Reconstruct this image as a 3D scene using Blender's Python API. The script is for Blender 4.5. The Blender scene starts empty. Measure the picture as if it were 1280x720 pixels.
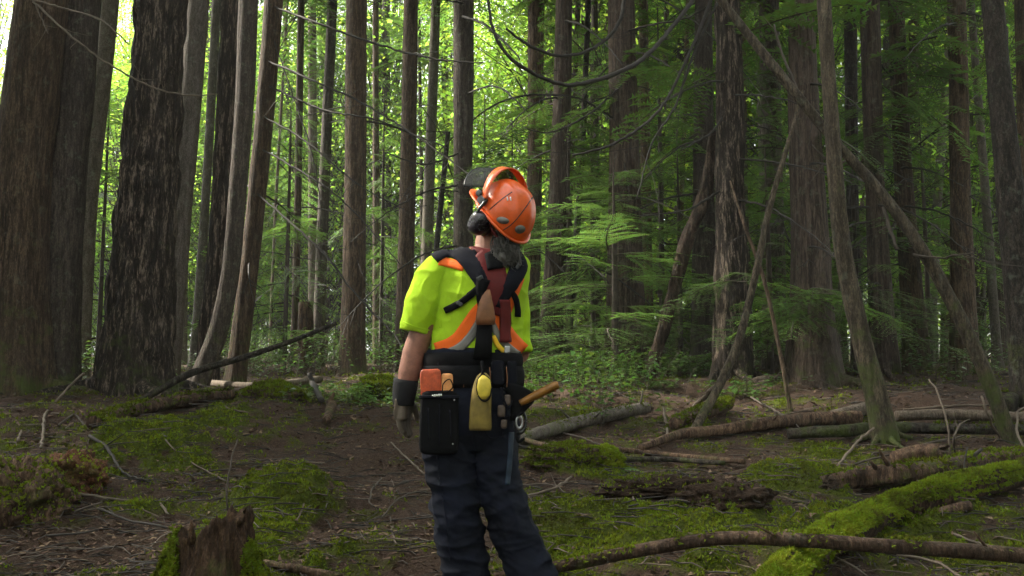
import bpy, bmesh, math, random
import numpy as np
from mathutils import Vector, Matrix
from mathutils.bvhtree import BVHTree

random.seed(11)
RNG = np.random.default_rng(11)
SC = bpy.context.scene
COL = SC.collection

# ------------------------------------------------------------------ camera
F_PX = 1200.0                       # focal length in pixels of the 1280 px wide photograph
PITCH = math.atan(130.0 / F_PX)
CAM_Z = 1.4
cd = bpy.data.cameras.new('camera')
cam = bpy.data.objects.new('camera', cd)
COL.objects.link(cam)
cam.location = (0, 0, CAM_Z)
cam.rotation_euler = (math.radians(90) + PITCH, 0, 0)
cd.sensor_width = 36.0
cd.lens = 36.0 * F_PX / 1280.0
cd.clip_start = 0.05
cd.clip_end = 1000
SC.camera = cam

# ------------------------------------------------------------------ light
SUN_EL, SUN_AZ = math.radians(43), math.radians(-74)     # azimuth from +Y, clockwise
w = bpy.data.worlds.new('World')
SC.world = w
w.use_nodes = True
nt = w.node_tree
bg = nt.nodes['Background']
sky = nt.nodes.new('ShaderNodeTexSky')
sky.sky_type = 'NISHITA'
sky.sun_disc = False
sky.sun_elevation = SUN_EL
sky.sun_rotation = SUN_AZ
sky.air_density = 1.0
sky.dust_density = 3.0
sky.ozone_density = 1.0
hs = nt.nodes.new('ShaderNodeHueSaturation')
hs.inputs['Saturation'].default_value = 0.15              # thin overcast: a whiter sky
nt.links.new(sky.outputs[0], hs.inputs['Color'])
nt.links.new(hs.outputs[0], bg.inputs[0])
bg.inputs[1].default_value = 0.15
sd = bpy.data.lights.new('sun', 'SUN')
sd.energy = 3.4
sd.angle = math.radians(6)
sd.color = (1.0, 0.93, 0.78)
sun = bpy.data.objects.new('sun', sd)
COL.objects.link(sun)
sdir = Vector((math.sin(SUN_AZ) * math.cos(SUN_EL), math.cos(SUN_AZ) * math.cos(SUN_EL), math.sin(SUN_EL)))
sun.rotation_euler = (-sdir).to_track_quat('-Z', 'Y').to_euler()
sun.location = (-20, 30, 60)
SC.view_settings.view_transform = 'Standard'
SC.view_settings.look = 'None'
SC.view_settings.exposure = 2.75
SC.view_settings.gamma = 1.0
SC.render.engine = 'CYCLES'
SC.cycles.max_bounces = 6
SC.cycles.diffuse_bounces = 4
SC.cycles.glossy_bounces = 2
SC.cycles.transmission_bounces = 4
SC.cycles.transparent_max_bounces = 4
SC.cycles.use_denoising = True
SC.cycles.caustics_reflective = False
SC.cycles.caustics_refractive = False

# ------------------------------------------------------------------ pixel helpers
_c, _s = math.cos(PITCH), math.sin(PITCH)
def ray(px, py):
    u, v = px - 640.0, 360.0 - py
    return Vector((u, F_PX * _c - v * _s, v * _c + F_PX * _s))
def at(px, py, D):
    """Point seen at pixel (px, py) of the photograph at distance D along +Y."""
    d = ray(px, py)
    return Vector((0, 0, CAM_Z)) + d * (D / d.y)
def pxm(D):
    return D / F_PX

# ------------------------------------------------------------------ noise
_perm = np.random.default_rng(3).permutation(256)
_perm = np.concatenate([_perm, _perm, _perm])
_gr = np.random.default_rng(4).normal(size=(256, 3))
_gr /= np.linalg.norm(_gr, axis=1)[:, None]
def perlin(p):
    p = np.asarray(p, dtype=np.float64)
    i = np.floor(p).astype(np.int64)
    f = p - i
    u = f * f * f * (f * (f * 6 - 15) + 10)
    i &= 255
    out = np.zeros(len(p))
    for dx in (0, 1):
        wx = u[:, 0] if dx else 1 - u[:, 0]
        for dy in (0, 1):
            wy = u[:, 1] if dy else 1 - u[:, 1]
            for dz in (0, 1):
                wz = u[:, 2] if dz else 1 - u[:, 2]
                g = _gr[_perm[_perm[_perm[i[:, 0] + dx] + i[:, 1] + dy] + i[:, 2] + dz]]
                out += wx * wy * wz * (g[:, 0] * (f[:, 0] - dx) + g[:, 1] * (f[:, 1] - dy) + g[:, 2] * (f[:, 2] - dz))
    return out * 1.6
def fbm(p, oct=4, gain=0.5):
    p = np.asarray(p, dtype=np.float64)
    a, t = 1.0, np.zeros(len(p))
    for k in range(oct):
        t += a * perlin(p * 2.03 ** k + 17.3 * k)
        a *= gain
    return t
def n3(x, y, z=0.0):
    x = np.asarray(x, dtype=np.float64).ravel()
    y = np.asarray(y, dtype=np.float64).ravel()
    return np.stack([x, y, np.full(len(x), z)], 1)

# ------------------------------------------------------------------ terrain height
_PY = np.array([-60, 0, 4.3, 8.0, 10.5, 14.0, 25.0, 40.0, 80.0, 300.0])
_PZ = np.array([-6.0, -0.11, 0.47, 0.97, 1.31, 1.63, 2.02, 2.6, 4.2, 13.0])
def base_h(x, y):
    return np.interp(y, _PY, _PZ)
def ground0(px, py):
    D = np.linspace(3.6, 45, 3000)
    d = ray(px, py)
    z = CAM_Z + d.z / d.y * D
    hit = np.nonzero(z <= base_h(0, D))[0]
    return at(px, py, D[hit[0]] if len(hit) else 45)
# mounds of the forest floor: pixel, height, radius
MOUNDS = []
for px, py, hh, rr in [(215, 560, .22, .70), (120, 575, .12, .5), (355, 635, .20, .34), (60, 640, .14, .45), (700, 592, .1, .3),
                       (905, 640, .16, .45), (820, 625, .08, .4), (470, 535, .06, .3), (330, 530, .10, .6), (770, 670, .07, .5),
                       (980, 600, .06, .4), (240, 700, .05, .35), (560, 690, -.03, .3), (1180, 660, .05, .5), (30, 540, .2, .9), (440, 690, .06, .25),
                       (520, 712, .07, .2), (1120, 500, .10, 1.2), (780, 500, .1, .8), (610, 500, .05, .9)]:
    g = ground0(px, py)
    MOUNDS.append((g.x, g.y, hh, rr))
PX0, PY0 = -0.08, 4.3
def H(x, y):
    """Height of the forest floor without its fine relief."""
    x = np.atleast_1d(np.asarray(x, dtype=np.float64)); y = np.atleast_1d(np.asarray(y, dtype=np.float64))
    sh = x.shape
    x = x.ravel(); y = y.ravel()
    r2 = (x - PX0) ** 2 + (y - PY0) ** 2
    calm = 1 - np.exp(-r2 / 0.45 ** 2)
    h = base_h(x, y) + calm * (0.13 * fbm(n3(x * .45, y * .45), 3) + 0.05 * perlin(n3(x * 1.7, y * 1.7, 5.)))
    for mx, my, hh, rr in MOUNDS:
        h = h + calm * hh * np.exp(-((x - mx) ** 2 + (y - my) ** 2) / rr ** 2)
    return h.reshape(sh)
def hz(x, y):
    return float(H(x, y)[0])
def ground(px, py):
    """Point of the forest floor seen at a pixel."""
    D = np.linspace(3.6, 60, 2500)
    d = ray(px, py)
    z = CAM_Z + d.z / d.y * D
    hit = np.nonzero(z <= H(d.x / d.y * D, D))[0]
    return at(px, py, D[hit[0]] if len(hit) else 60)
# moss patches: pixel centre, pixel half-widths (ground ellipse), strength
MOSS = []
for px, py, rx, ry, st in [(790, 665, 150, 26, 2.0), (700, 655, 60, 24, 1.8), (350, 620, 62, 30, 1.7), (300, 690, 80, 25, 1.2), (205, 540, 85, 14, 1.25), (330, 530, 60, 10, .7),
                           (740, 580, 60, 14, 1.4), (1000, 600, 70, 22, 1.6), (940, 655, 70, 22, 1.7), (1100, 660, 120, 24, 1.5), (1200, 650, 90, 22, .9),
                           (560, 690, 70, 18, .9), (430, 690, 90, 20, 1.0), (170, 640, 110, 16, .8), (130, 700, 60, 16, .5), (850, 535, 60, 8, .9), (720, 520, 60, 8, .6),
                           (480, 492, 32, 7, 1.0), (940, 560, 60, 10, .7), (1040, 570, 60, 10, .9), (870, 705, 140, 14, 1.0), (1180, 705, 110, 12, .9), (390, 500, 50, 8, .8),
                           (20, 560, 60, 18, .8), (1240, 580, 60, 10, .7), (1010, 505, 40, 6, .8), (640, 560, 70, 9, .5), (500, 590, 50, 10, .35)]:
    g = ground(px, py)
    D = g.y
    g2 = ground(px, py - ry)
    MOSS.append((g.x, g.y, rx * pxm(D), max(0.18, g2.y - g.y), st))
BARE = []
for px, py, rx, ry, st in [(440, 605, 95, 26, .8), (110, 690, 110, 18, .5), (490, 560, 60, 12, .5), (120, 600, 50, 16, .6), (700, 604, 60, 8, .7), (940, 585, 60, 10, .4), (880, 620, 80, 14, .6), (400, 660, 40, 14, .4), (1180, 500, 120, 10, .5), (520, 640, 30, 20, .5)]:
    g = ground(px, py)
    D = g.y
    g2 = ground(px, py - ry)
    BARE.append((g.x, g.y, rx * pxm(D), max(0.18, g2.y - g.y), st))
def moss_mask(x, y):
    x = np.asarray(x, dtype=np.float64).ravel(); y = np.asarray(y, dtype=np.float64).ravel()
    m = np.zeros(len(x))
    for mx, my, rx, ry, st in MOSS:
        m = np.maximum(m, st * np.exp(-(((x - mx) / rx) ** 2 + ((y - my) / ry) ** 2) ** 1.5 * .7))
    n = 0.5 * fbm(n3(x * 1.1, y * 1.1, 2.), 4, .6)
    far = 0.42 * np.clip((y - 7) / 6, 0, 1)
    bare = np.zeros(len(x))
    for mx, my, rx, ry, st in BARE:
        bare = np.maximum(bare, st * np.exp(-(((x - mx) / rx) ** 2 + ((y - my) / ry) ** 2)))
    n2 = fbm(n3(x * 3.4, y * 3.4, 6.), 3, .6)
    patch = np.clip((m + far * .8 + n * .7 + n2 * .55 - 0.72) * 1.7, 0, 1)
    thin = np.clip(.10 + .40 * n + .55 * n2 + .30 * m, 0, .36)
    return np.clip(np.maximum(patch, thin) - bare * .6, 0, 1)
def micro(x, y, mm=None):
    """Fine relief: clods of soil, cushions of moss."""
    x = np.asarray(x, dtype=np.float64).ravel(); y = np.asarray(y, dtype=np.float64).ravel()
    if mm is None:
        mm = moss_mask(x, y)
    soil = 0.022 * fbm(n3(x * 7, y * 7, 1.), 4, .6)
    soil += 0.012 * np.abs(perlin(n3(x * 19, y * 19, 4.)))
    puff = 0.006 + 0.05 * (1 - 1.6 * np.abs(perlin(n3(x * 4.2, y * 4.2, 9.)))) + 0.034 * (1 - 1.6 * np.abs(perlin(n3(x * 10, y * 10, 11.))))
    near = np.exp(-((x - PX0) ** 2 + (y - PY0) ** 2) / .4 ** 2)
    return (soil * (1 - mm) + puff * mm) * (1 - .8 * near)
def ground_top(px, py, up=.04):
    D = np.linspace(3.6, 60, 2500)
    d = ray(px, py)
    z = CAM_Z + d.z / d.y * D
    hit = np.nonzero(z <= H(d.x / d.y * D, D) + up)[0]
    return D[hit[0]] if len(hit) else 60.0
def hs_(x, y):
    x = np.atleast_1d(x); y = np.atleast_1d(y)
    return H(x, y) + micro(x, y)

# ------------------------------------------------------------------ objects
def tag(o, label=None, cat=None, group=None, kind=None):
    if label: o['label'] = label
    if cat: o['category'] = cat
    if group: o['group'] = group
    if kind: o['kind'] = kind
    return o
def empty(name, loc, label=None, cat=None, group=None):
    o = bpy.data.objects.new(name, None)
    o.empty_display_size = 0.2
    COL.objects.link(o)
    o.location = loc
    return tag(o, label, cat, group)
def np_mesh(name, V, F, smooth=True):
    V = np.asarray(V, dtype=np.float32); F = np.asarray(F, dtype=np.int32)
    me = bpy.data.meshes.new(name)
    k = F.shape[1]
    me.vertices.add(len(V)); me.vertices.foreach_set('co', V.ravel())
    me.loops.add(F.size); me.loops.foreach_set('vertex_index', F.ravel())
    me.polygons.add(len(F)); me.polygons.foreach_set('loop_start', np.arange(0, F.size, k, dtype=np.int32))
    if smooth:
        me.polygons.foreach_set('use_smooth', np.ones(len(F), dtype=bool))
    me.update(calc_edges=True)
    return me
def link(name, me, mats=None, parent=None, loc=None):
    o = bpy.data.objects.new(name, me)
    COL.objects.link(o)
    if mats is not None and len(me.materials) == 0:
        for m in (mats if isinstance(mats, (list, tuple)) else [mats]):
            me.materials.append(m)
    if parent is not None: o.parent = parent
    if loc is not None: o.location = loc
    return o
def set_mat_index(me, idx):
    me.polygons.foreach_set('material_index', np.asarray(idx, dtype=np.int32))
def poly_mesh(name, V, F, smooth=True):
    me = bpy.data.meshes.new(name)
    me.from_pydata([tuple(v) for v in V], [], [tuple(int(i) for i in f) for f in F])
    if smooth:
        me.polygons.foreach_set('use_smooth', np.ones(len(me.polygons), dtype=bool))
    me.update()
    return me
def resample(P, R, step):
    P = np.asarray([tuple(p) for p in P], dtype=np.float64); R = np.asarray(R, dtype=np.float64)
    n = len(P)
    # Catmull-Rom through the points
    out, rad = [], []
    for i in range(n - 1):
        p0 = P[i - 1] if i else 2 * P[0] - P[1]
        p3 = P[i + 2] if i + 2 < n else 2 * P[-1] - P[-2]
        L = np.linalg.norm(P[i + 1] - P[i])
        m = max(1, int(math.ceil(L / step)))
        for k in range(m):
            t = k / m
            out.append(.5 * (2 * P[i] + (P[i + 1] - p0) * t + (2 * p0 - 5 * P[i] + 4 * P[i + 1] - p3) * t * t + (3 * P[i] - p0 - 3 * P[i + 1] + p3) * t ** 3))
            rad.append(R[i] * (1 - t) + R[i + 1] * t)
    out.append(P[-1]); rad.append(R[-1])
    return np.array(out), np.array(rad)
def frames(C):
    T = np.gradient(C, axis=0)
    T /= np.linalg.norm(T, axis=1)[:, None] + 1e-12
    a = np.array([0., 1., 0.]) if abs(T[0][1]) < .9 else np.array([1., 0., 0.])
    N = np.zeros_like(C)
    v = a - T[0] * a.dot(T[0]); N[0] = v / np.linalg.norm(v)
    for i in range(1, len(C)):
        v = N[i - 1] - T[i] * N[i - 1].dot(T[i])
        N[i] = v / (np.linalg.norm(v) + 1e-12)
    return T, N, np.cross(T, N)
def tube(P, R, nseg=8, step=.1, disp=None, sq=1.0, caps=True):
    """Swept tube; disp(theta, s, radius, xyz) returns a radial offset. Quads, capped by collapsing rings."""
    C, r = resample(P, R, step)
    T, N, B = frames(C)
    s = np.concatenate([[0], np.cumsum(np.linalg.norm(np.diff(C, axis=0), axis=1))])
    th = np.linspace(0, 2 * math.pi, nseg, endpoint=False)
    TH, S = np.meshgrid(th, s)
    RR = np.repeat(r[:, None], nseg, 1)
    if disp is not None:
        RR = RR + disp(TH, S, RR)
    V = C[:, None, :] + (np.cos(TH) * RR)[..., None] * N[:, None, :] + (np.sin(TH) * RR * sq)[..., None] * B[:, None, :]
    m = len(C)
    V = V.reshape(-1, 3)
    i = np.arange(m - 1)[:, None] * nseg
    j = np.arange(nseg)[None, :]
    j2 = (j + 1) % nseg
    F = np.stack([i + j, i + j2, i + nseg + j2, i + nseg + j], -1).reshape(-1, 4)
    if caps:
        V = np.vstack([V, C[0], C[-1]])
        a, b = len(V) - 2, len(V) - 1
        jj = np.arange(0, nseg)
        k0 = np.stack([np.full(nseg, a), (jj + 1) % nseg, jj, np.full(nseg, a)], -1)
        o = (m - 1) * nseg
        k1 = np.stack([np.full(nseg, b), o + jj, o + (jj + 1) % nseg, np.full(nseg, b)], -1)
        tri = np.vstack([k0[:, :3], k1[:, :3]])
        return V, F, tri
    return V, F, np.zeros((0, 3), int)
def qt(Q, T):
    """Quads and triangles as one list of faces."""
    return [tuple(f) for f in Q] + [tuple(f) for f in T]
def tube_mesh(name, *a, **k):
    V, Q, T = tube(*a, **k)
    return poly_mesh(name, V, qt(Q, T))
def tris_of(Q):
    Q = np.asarray(Q)
    return np.vstack([Q[:, [0, 1, 2]], Q[:, [0, 2, 3]]])
# ------------------------------------------------------------------ materials
def new_mat(name):
    m = bpy.data.materials.new(name)
    m.use_nodes = True
    nt = m.node_tree
    return m, nt, nt.nodes['Principled BSDF']
def nd(nt, t, **kw):
    n = nt.nodes.new(t)
    for k, v in kw.items():
        if k in n.inputs.keys() if hasattr(n.inputs, 'keys') else False:
            n.inputs[k].default_value = v
        else:
            setattr(n, k, v)
    return n
def ramp(nt, stops):
    r = nt.nodes.new('ShaderNodeValToRGB')
    e = r.color_ramp.elements
    while len(e) < len(stops): e.new(.5)
    for k, (p, c) in zip(e, stops):
        k.position = p
        k.color = (*c, 1) if len(c) == 3 else c
    return r
def coords(nt, scale=(1, 1, 1)):
    tc = nt.nodes.new('ShaderNodeTexCoord')
    mp = nt.nodes.new('ShaderNodeMapping')
    mp.inputs['Scale'].default_value = scale
    nt.links.new(tc.outputs['Object'], mp.inputs[0])
    return mp.outputs[0]
def mixc(nt, fac, a, b, mode='MIX'):
    m = nt.nodes.new('ShaderNodeMix')
    m.data_type = 'RGBA'; m.blend_type = mode
    for sock, v in ((m.inputs[0], fac), (m.inputs[6], a), (m.inputs[7], b)):
        if hasattr(v, 'is_linked') or hasattr(v, 'links'): nt.links.new(v, sock)
        elif isinstance(v, (int, float)): sock.default_value = v
        else: sock.default_value = (*v, 1)
    return m.outputs[2]
def bump(nt, height, strength, dist=.02, normal=None):
    b = nt.nodes.new('ShaderNodeBump')
    b.inputs['Strength'].default_value = strength
    b.inputs['Distance'].default_value = dist
    nt.links.new(height, b.inputs['Height'])
    if normal: nt.links.new(normal, b.inputs['Normal'])
    return b.outputs[0]
def bark(name, dark, mid, light, stretch=6.0, scale=22.0, strength=.9, moss=0.0, lichen=0.0, dist=.03, stops=(.43, .50, .57)):
    """Furrowed bark: stretched noise of bark tones, furrow shade painted in dark, ridges paler, with moss low on the trunk and lichen flecks."""
    m, nt, p = new_mat(name)
    v = coords(nt, (1, 1, 1 / stretch))
    n1 = nd(nt, 'ShaderNodeTexNoise', Scale=scale, Detail=6.0, Roughness=.65); nt.links.new(v, n1.inputs[0])
    vo = nd(nt, 'ShaderNodeTexVoronoi', Scale=scale * .9); vo.feature = 'DISTANCE_TO_EDGE'; nt.links.new(v, vo.inputs[0])
    n2 = nd(nt, 'ShaderNodeTexNoise', Scale=1.6, Detail=3.0); nt.links.new(coords(nt, (1, 1, .4)), n2.inputs[0])
    n5 = nd(nt, 'ShaderNodeTexNoise', Scale=scale * 2.6, Detail=5.0, Roughness=.7); nt.links.new(coords(nt, (1, 1, 1.6 / stretch)), n5.inputs[0])
    hmix = nd(nt, 'ShaderNodeMath'); hmix.operation = 'MULTIPLY_ADD'; hmix.inputs[1].default_value = .45
    nt.links.new(n5.outputs[0], hmix.inputs[0])
    hm2 = nd(nt, 'ShaderNodeMath'); hm2.operation = 'MULTIPLY'; hm2.inputs[1].default_value = .55; nt.links.new(n1.outputs[0], hm2.inputs[0])
    nt.links.new(hm2.outputs[0], hmix.inputs[2])
    r = ramp(nt, [(stops[0], dark), (stops[1], mid), (stops[2], light)]); nt.links.new(hmix.outputs[0], r.inputs[0])  # dark stop puts furrow shade into the colour, beside the bark's own variation
    n6 = nd(nt, 'ShaderNodeTexNoise', Scale=scale * 6, Detail=4.0, Roughness=.75); nt.links.new(coords(nt, (1, 1, 2.2 / stretch)), n6.inputs[0])
    r6 = ramp(nt, [(.36, (.55, .55, .55)), (.64, (1.5, 1.5, 1.5))]); nt.links.new(n6.outputs[0], r6.inputs[0])
    oi = nt.nodes.new('ShaderNodeObjectInfo')
    hsn = nt.nodes.new('ShaderNodeHueSaturation')
    mr = nd(nt, 'ShaderNodeMapRange'); mr.inputs[3].default_value = .75; mr.inputs[4].default_value = 1.3
    nt.links.new(oi.outputs['Random'], mr.inputs[0])
    nt.links.new(mr.outputs[0], hsn.inputs['Value'])
    col = mixc(nt, n2.outputs[0], r.outputs[0], [c * .75 for c in mid])
    col = mixc(nt, 1.0, col, r6.outputs[0], 'MULTIPLY')
    nt.links.new(col, hsn.inputs['Color'])
    col = hsn.outputs[0]
    if lichen:
        n3_ = nd(nt, 'ShaderNodeTexNoise', Scale=9.0, Detail=5.0, Roughness=.7); nt.links.new(coords(nt), n3_.inputs[0])
        rl = ramp(nt, [(.56, (0, 0, 0)), (.68, (1, 1, 1))]); nt.links.new(n3_.outputs[0], rl.inputs[0])
        fm = nd(nt, 'ShaderNodeMath'); fm.operation = 'MULTIPLY'; fm.inputs[1].default_value = lichen
        nt.links.new(rl.outputs[0], fm.inputs[0])
        col = mixc(nt, fm.outputs[0], col, (.17, .19, .14))
    if moss:
        n4 = nd(nt, 'ShaderNodeTexNoise', Scale=3.5, Detail=6.0, Roughness=.7); nt.links.new(coords(nt), n4.inputs[0])
        tc = nt.nodes.new('ShaderNodeTexCoord'); sx = nt.nodes.new('ShaderNodeSeparateXYZ'); nt.links.new(tc.outputs['Object'], sx.inputs[0])
        mz = nd(nt, 'ShaderNodeMapRange'); mz.inputs[1].default_value = 0.0; mz.inputs[2].default_value = 1.6
        mz.inputs[3].default_value = .16 * moss; mz.inputs[4].default_value = -.04
        nt.links.new(sx.outputs[2], mz.inputs[0])
        ad = nd(nt, 'ShaderNodeMath'); ad.operation = 'ADD'; nt.links.new(n4.outputs[0], ad.inputs[0]); nt.links.new(mz.outputs[0], ad.inputs[1])
        rm = ramp(nt, [(.60, (0, 0, 0)), (.78, (1, 1, 1))]); nt.links.new(ad.outputs[0], rm.inputs[0])
        col = mixc(nt, rm.outputs[0], col, (.055, .072, .014))
    nt.links.new(col, p.inputs['Base Color'])
    p.inputs['Roughness'].default_value = .9
    p.inputs['Specular IOR Level'].default_value = .25
    mm = nd(nt, 'ShaderNodeMath'); mm.operation = 'MULTIPLY_ADD'; mm.inputs[1].default_value = .5
    nt.links.new(vo.outputs[0], mm.inputs[0]); nt.links.new(hmix.outputs[0], mm.inputs[2])
    nt.links.new(bump(nt, mm.outputs[0], strength, dist), p.inputs['Normal'])
    return m
def leaf(name, col, tcol, trans=.45, rough=.5, var=.25, spec=.35, patch=None):
    """Thin leaf: diffuse + translucent, each leaf and each plant a little different."""
    m, nt, p = new_mat(name)
    ge = nt.nodes.new('ShaderNodeNewGeometry'); oi = nt.nodes.new('ShaderNodeObjectInfo')
    ad = nd(nt, 'ShaderNodeMath'); ad.operation = 'ADD'
    nt.links.new(ge.outputs['Random Per Island'], ad.inputs[0]); nt.links.new(oi.outputs['Random'], ad.inputs[1])
    mr = nd(nt, 'ShaderNodeMapRange'); mr.inputs[2].default_value = 2.0
    mr.inputs[3].default_value = 1 - var * 1.6; mr.inputs[4].default_value = 1 + var * 1.6
    nt.links.new(ad.outputs[0], mr.inputs[0])
    mh = nd(nt, 'ShaderNodeMapRange'); mh.inputs[3].default_value = .5 - .03; mh.inputs[4].default_value = .5 + .025
    nt.links.new(ge.outputs['Random Per Island'], mh.inputs[0])
    outs = []
    for c in (col, tcol):
        h = nt.nodes.new('ShaderNodeHueSaturation')
        h.inputs['Color'].default_value = (*c, 1)
        if patch:
            pn = nd(nt, 'ShaderNodeTexNoise', Scale=3.2, Detail=5.0, Roughness=.7); nt.links.new(coords(nt), pn.inputs[0])
            pr_ = ramp(nt, [(.36, patch[0]), (.5, c), (.66, patch[1])]); nt.links.new(pn.outputs[0], pr_.inputs[0])
            nt.links.new(pr_.outputs[0], h.inputs['Color'])
        nt.links.new(mr.outputs[0], h.inputs['Value']); nt.links.new(mh.outputs[0], h.inputs['Hue'])
        outs.append(h.outputs[0])
    nt.links.new(outs[0], p.inputs['Base Color'])
    p.inputs['Roughness'].default_value = rough
    p.inputs['Specular IOR Level'].default_value = spec
    tr = nt.nodes.new('ShaderNodeBsdfTranslucent'); nt.links.new(outs[1], tr.inputs[0])
    mx = nt.nodes.new('ShaderNodeMixShader'); mx.inputs[0].default_value = trans
    nt.links.new(p.outputs[0], mx.inputs[1]); nt.links.new(tr.outputs[0], mx.inputs[2])
    nt.links.new(mx.outputs[0], nt.nodes['Material Output'].inputs[0])
    return m
def plain(name, col, rough=.6, var=.2, scale=12.0, bumps=0.0, bscale=60.0, metal=0.0, spec=.4, stretch=(1, 1, 1), bdist=.004, coat=0.0):
    """One colour with uneven tone, wear and a fine relief."""
    m, nt, p = new_mat(name)
    v = coords(nt, stretch)
    n = nd(nt, 'ShaderNodeTexNoise', Scale=scale, Detail=5.0, Roughness=.65); nt.links.new(v, n.inputs[0])
    r = ramp(nt, [(.3, [c * (1 - var) for c in col]), (.7, [min(1, c * (1 + var)) for c in col])]); nt.links.new(n.outputs[0], r.inputs[0])
    nt.links.new(r.outputs[0], p.inputs['Base Color'])
    p.inputs['Metallic'].default_value = metal
    p.inputs['Specular IOR Level'].default_value = spec
    p.inputs['Coat Weight'].default_value = coat
    mr = nd(nt, 'ShaderNodeMapRange'); mr.inputs[3].default_value = max(0, rough - .12); mr.inputs[4].default_value = min(1, rough + .12)
    nt.links.new(n.outputs[0], mr.inputs[0]); nt.links.new(mr.outputs[0], p.inputs['Roughness'])
    if bumps:
        b = nd(nt, 'ShaderNodeTexNoise', Scale=bscale, Detail=4.0, Roughness=.7); nt.links.new(v, b.inputs[0])
        nt.links.new(bump(nt, b.outputs[0], bumps, bdist), p.inputs['Normal'])
    return m
M = {}
M['fir'] = bark('furrowed fir bark', (.003, .002, .002), (.042, .031, .023), (.27, .205, .16), 9, 21, 1.0, .5, 0, .10, (.455, .52, .585))
M['brown'] = bark('stringy brown bark', (.009, .006, .004), (.060, .039, .024), (.140, .095, .062), 9, 24, 1.0, 1.0, .2, .05)
M['grey'] = bark('grey brown bark', (.014, .011, .008), (.052, .040, .031), (.105, .082, .064), 7, 22, 1.0, .8, .35, .04)
M['pale'] = bark('pale smooth bark', (.040, .034, .027), (.092, .078, .060), (.14, .12, .096), 3, 18, .6, .9, .6)
M['cedar'] = bark('fibrous cedar bark', (.012, .008, .006), (.058, .041, .031), (.115, .086, .068), 18, 24, 1.0, .6, .3, .05)
M['dark'] = bark('dark wet bark', (.004, .003, .003), (.022, .017, .013), (.062, .048, .038), 4, 18, 1.0, .9, .3, .05)
M['mossbark'] = bark('mossy bark', (.008, .006, .004), (.052, .040, .026), (.13, .10, .068), 7, 22, 1.0, 1.35, .2, .04)
M['rot'] = bark('rotten wood', (.010, .006, .004), (.062, .036, .022), (.155, .098, .062), 7, 20, 1.0, .4, .1, .03)
M['deadwood'] = bark('bare dead wood', (.030, .022, .016), (.10, .076, .056), (.18, .145, .112), 10, 34, .6, 0, .1)
M['twig'] = plain('dead twig bark', (.050, .038, .029), .85, .5, 8, .4, 90)
M['darktwig'] = plain('dark damp twig', (.022, .018, .015), .8, .4, 8, .4, 90)
M['palestick'] = plain('bleached stick', (.095, .072, .052), .8, .45, 9, .4, 80)
M['needle'] = leaf('conifer needles', (.085, .140, .038), (.125, .23, .042), .45, .55, .35)
M['needle_dark'] = leaf('older conifer needles', (.060, .108, .034), (.12, .22, .035), .45, .55, .3)
M['broad'] = leaf('broad green leaves', (.105, .17, .026), (.33, .54, .06), .6, .45, .3)
M['salal'] = leaf('glossy undergrowth leaves', (.05, .10, .025), (.09, .18, .02), .3, .3, .35, .6)
M['fern'] = leaf('fern fronds', (.06, .12, .03), (.11, .2, .03), .4, .5, .2)
M['greybark'] = bark('smooth grey bark', (.040, .033, .027), (.085, .071, .059), (.13, .112, .094), 5, 20, .6, .4, .4, .02)
M['moss'] = leaf('moss sprigs', (.100, .138, .010), (.18, .24, .012), .35, .8, .5, .10, ((.055, .056, .010), (.150, .170, .014)))
M['litter'] = leaf('needle and leaf litter', (.125, .078, .052), (.05, .03, .02), .1, .8, .62, .2)
def ground_mat():
    m, nt, p = new_mat('forest floor soil and moss')
    at_ = nt.nodes.new('ShaderNodeAttribute'); at_.attribute_name = 'moss'
    v = coords(nt)
    n1 = nd(nt, 'ShaderNodeTexNoise', Scale=14.0, Detail=8.0, Roughness=.75); nt.links.new(v, n1.inputs[0])
    n2 = nd(nt, 'ShaderNodeTexNoise', Scale=70.0, Detail=6.0, Roughness=.8); nt.links.new(v, n2.inputs[0])
    n3_ = nd(nt, 'ShaderNodeTexNoise', Scale=1.3, Detail=4.0); nt.links.new(v, n3_.inputs[0])
    vo = nd(nt, 'ShaderNodeTexVoronoi', Scale=55.0); nt.links.new(v, vo.inputs[0])
    soil = ramp(nt, [(.36, (.014, .009, .006)), (.5, (.075, .046, .031)), (.64, (.165, .112, .078))]); nt.links.new(n2.outputs[0], soil.inputs[0])
    s2 = mixc(nt, n1.outputs[0], soil.outputs[0], (.040, .025, .018))
    chips = ramp(nt, [(.0, (1, 1, 1)), (.12, (0, 0, 0))]); nt.links.new(vo.outputs[0], chips.inputs[0])
    s3 = mixc(nt, chips.outputs[0], s2, (.12, .080, .055))
    mo = ramp(nt, [(.32, (.016, .020, .003)), (.5, (.050, .064, .005)), (.68, (.095, .115, .009))]); nt.links.new(n2.outputs[0], mo.inputs[0])
    ad = nd(nt, 'ShaderNodeMath'); ad.operation = 'MULTIPLY_ADD'; ad.inputs[1].default_value = .5; nt.links.new(n1.outputs[0], ad.inputs[0]); nt.links.new(at_.outputs['Fac'], ad.inputs[2])
    fr = ramp(nt, [(.42, (0, 0, 0)), (.72, (1, 1, 1))]); nt.links.new(ad.outputs[0], fr.inputs[0])
    col = mixc(nt, fr.outputs[0], s3, mo.outputs[0])
    nt.links.new(col, p.inputs['Base Color'])
    p.inputs['Roughness'].default_value = .95
    p.inputs['Specular IOR Level'].default_value = .15
    hh = nd(nt, 'ShaderNodeMath'); hh.operation = 'ADD'; nt.links.new(n1.outputs[0], hh.inputs[0]); nt.links.new(n2.outputs[0], hh.inputs[1])
    nt.links.new(bump(nt, hh.outputs[0], 1.0, .03), p.inputs['Normal'])
    return m
M['ground'] = ground_mat()
M['clod'] = plain('dark root soil', (.034, .022, .015), .97, .7, 30, 1.0, 60, bdist=.03, spec=.08)
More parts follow.
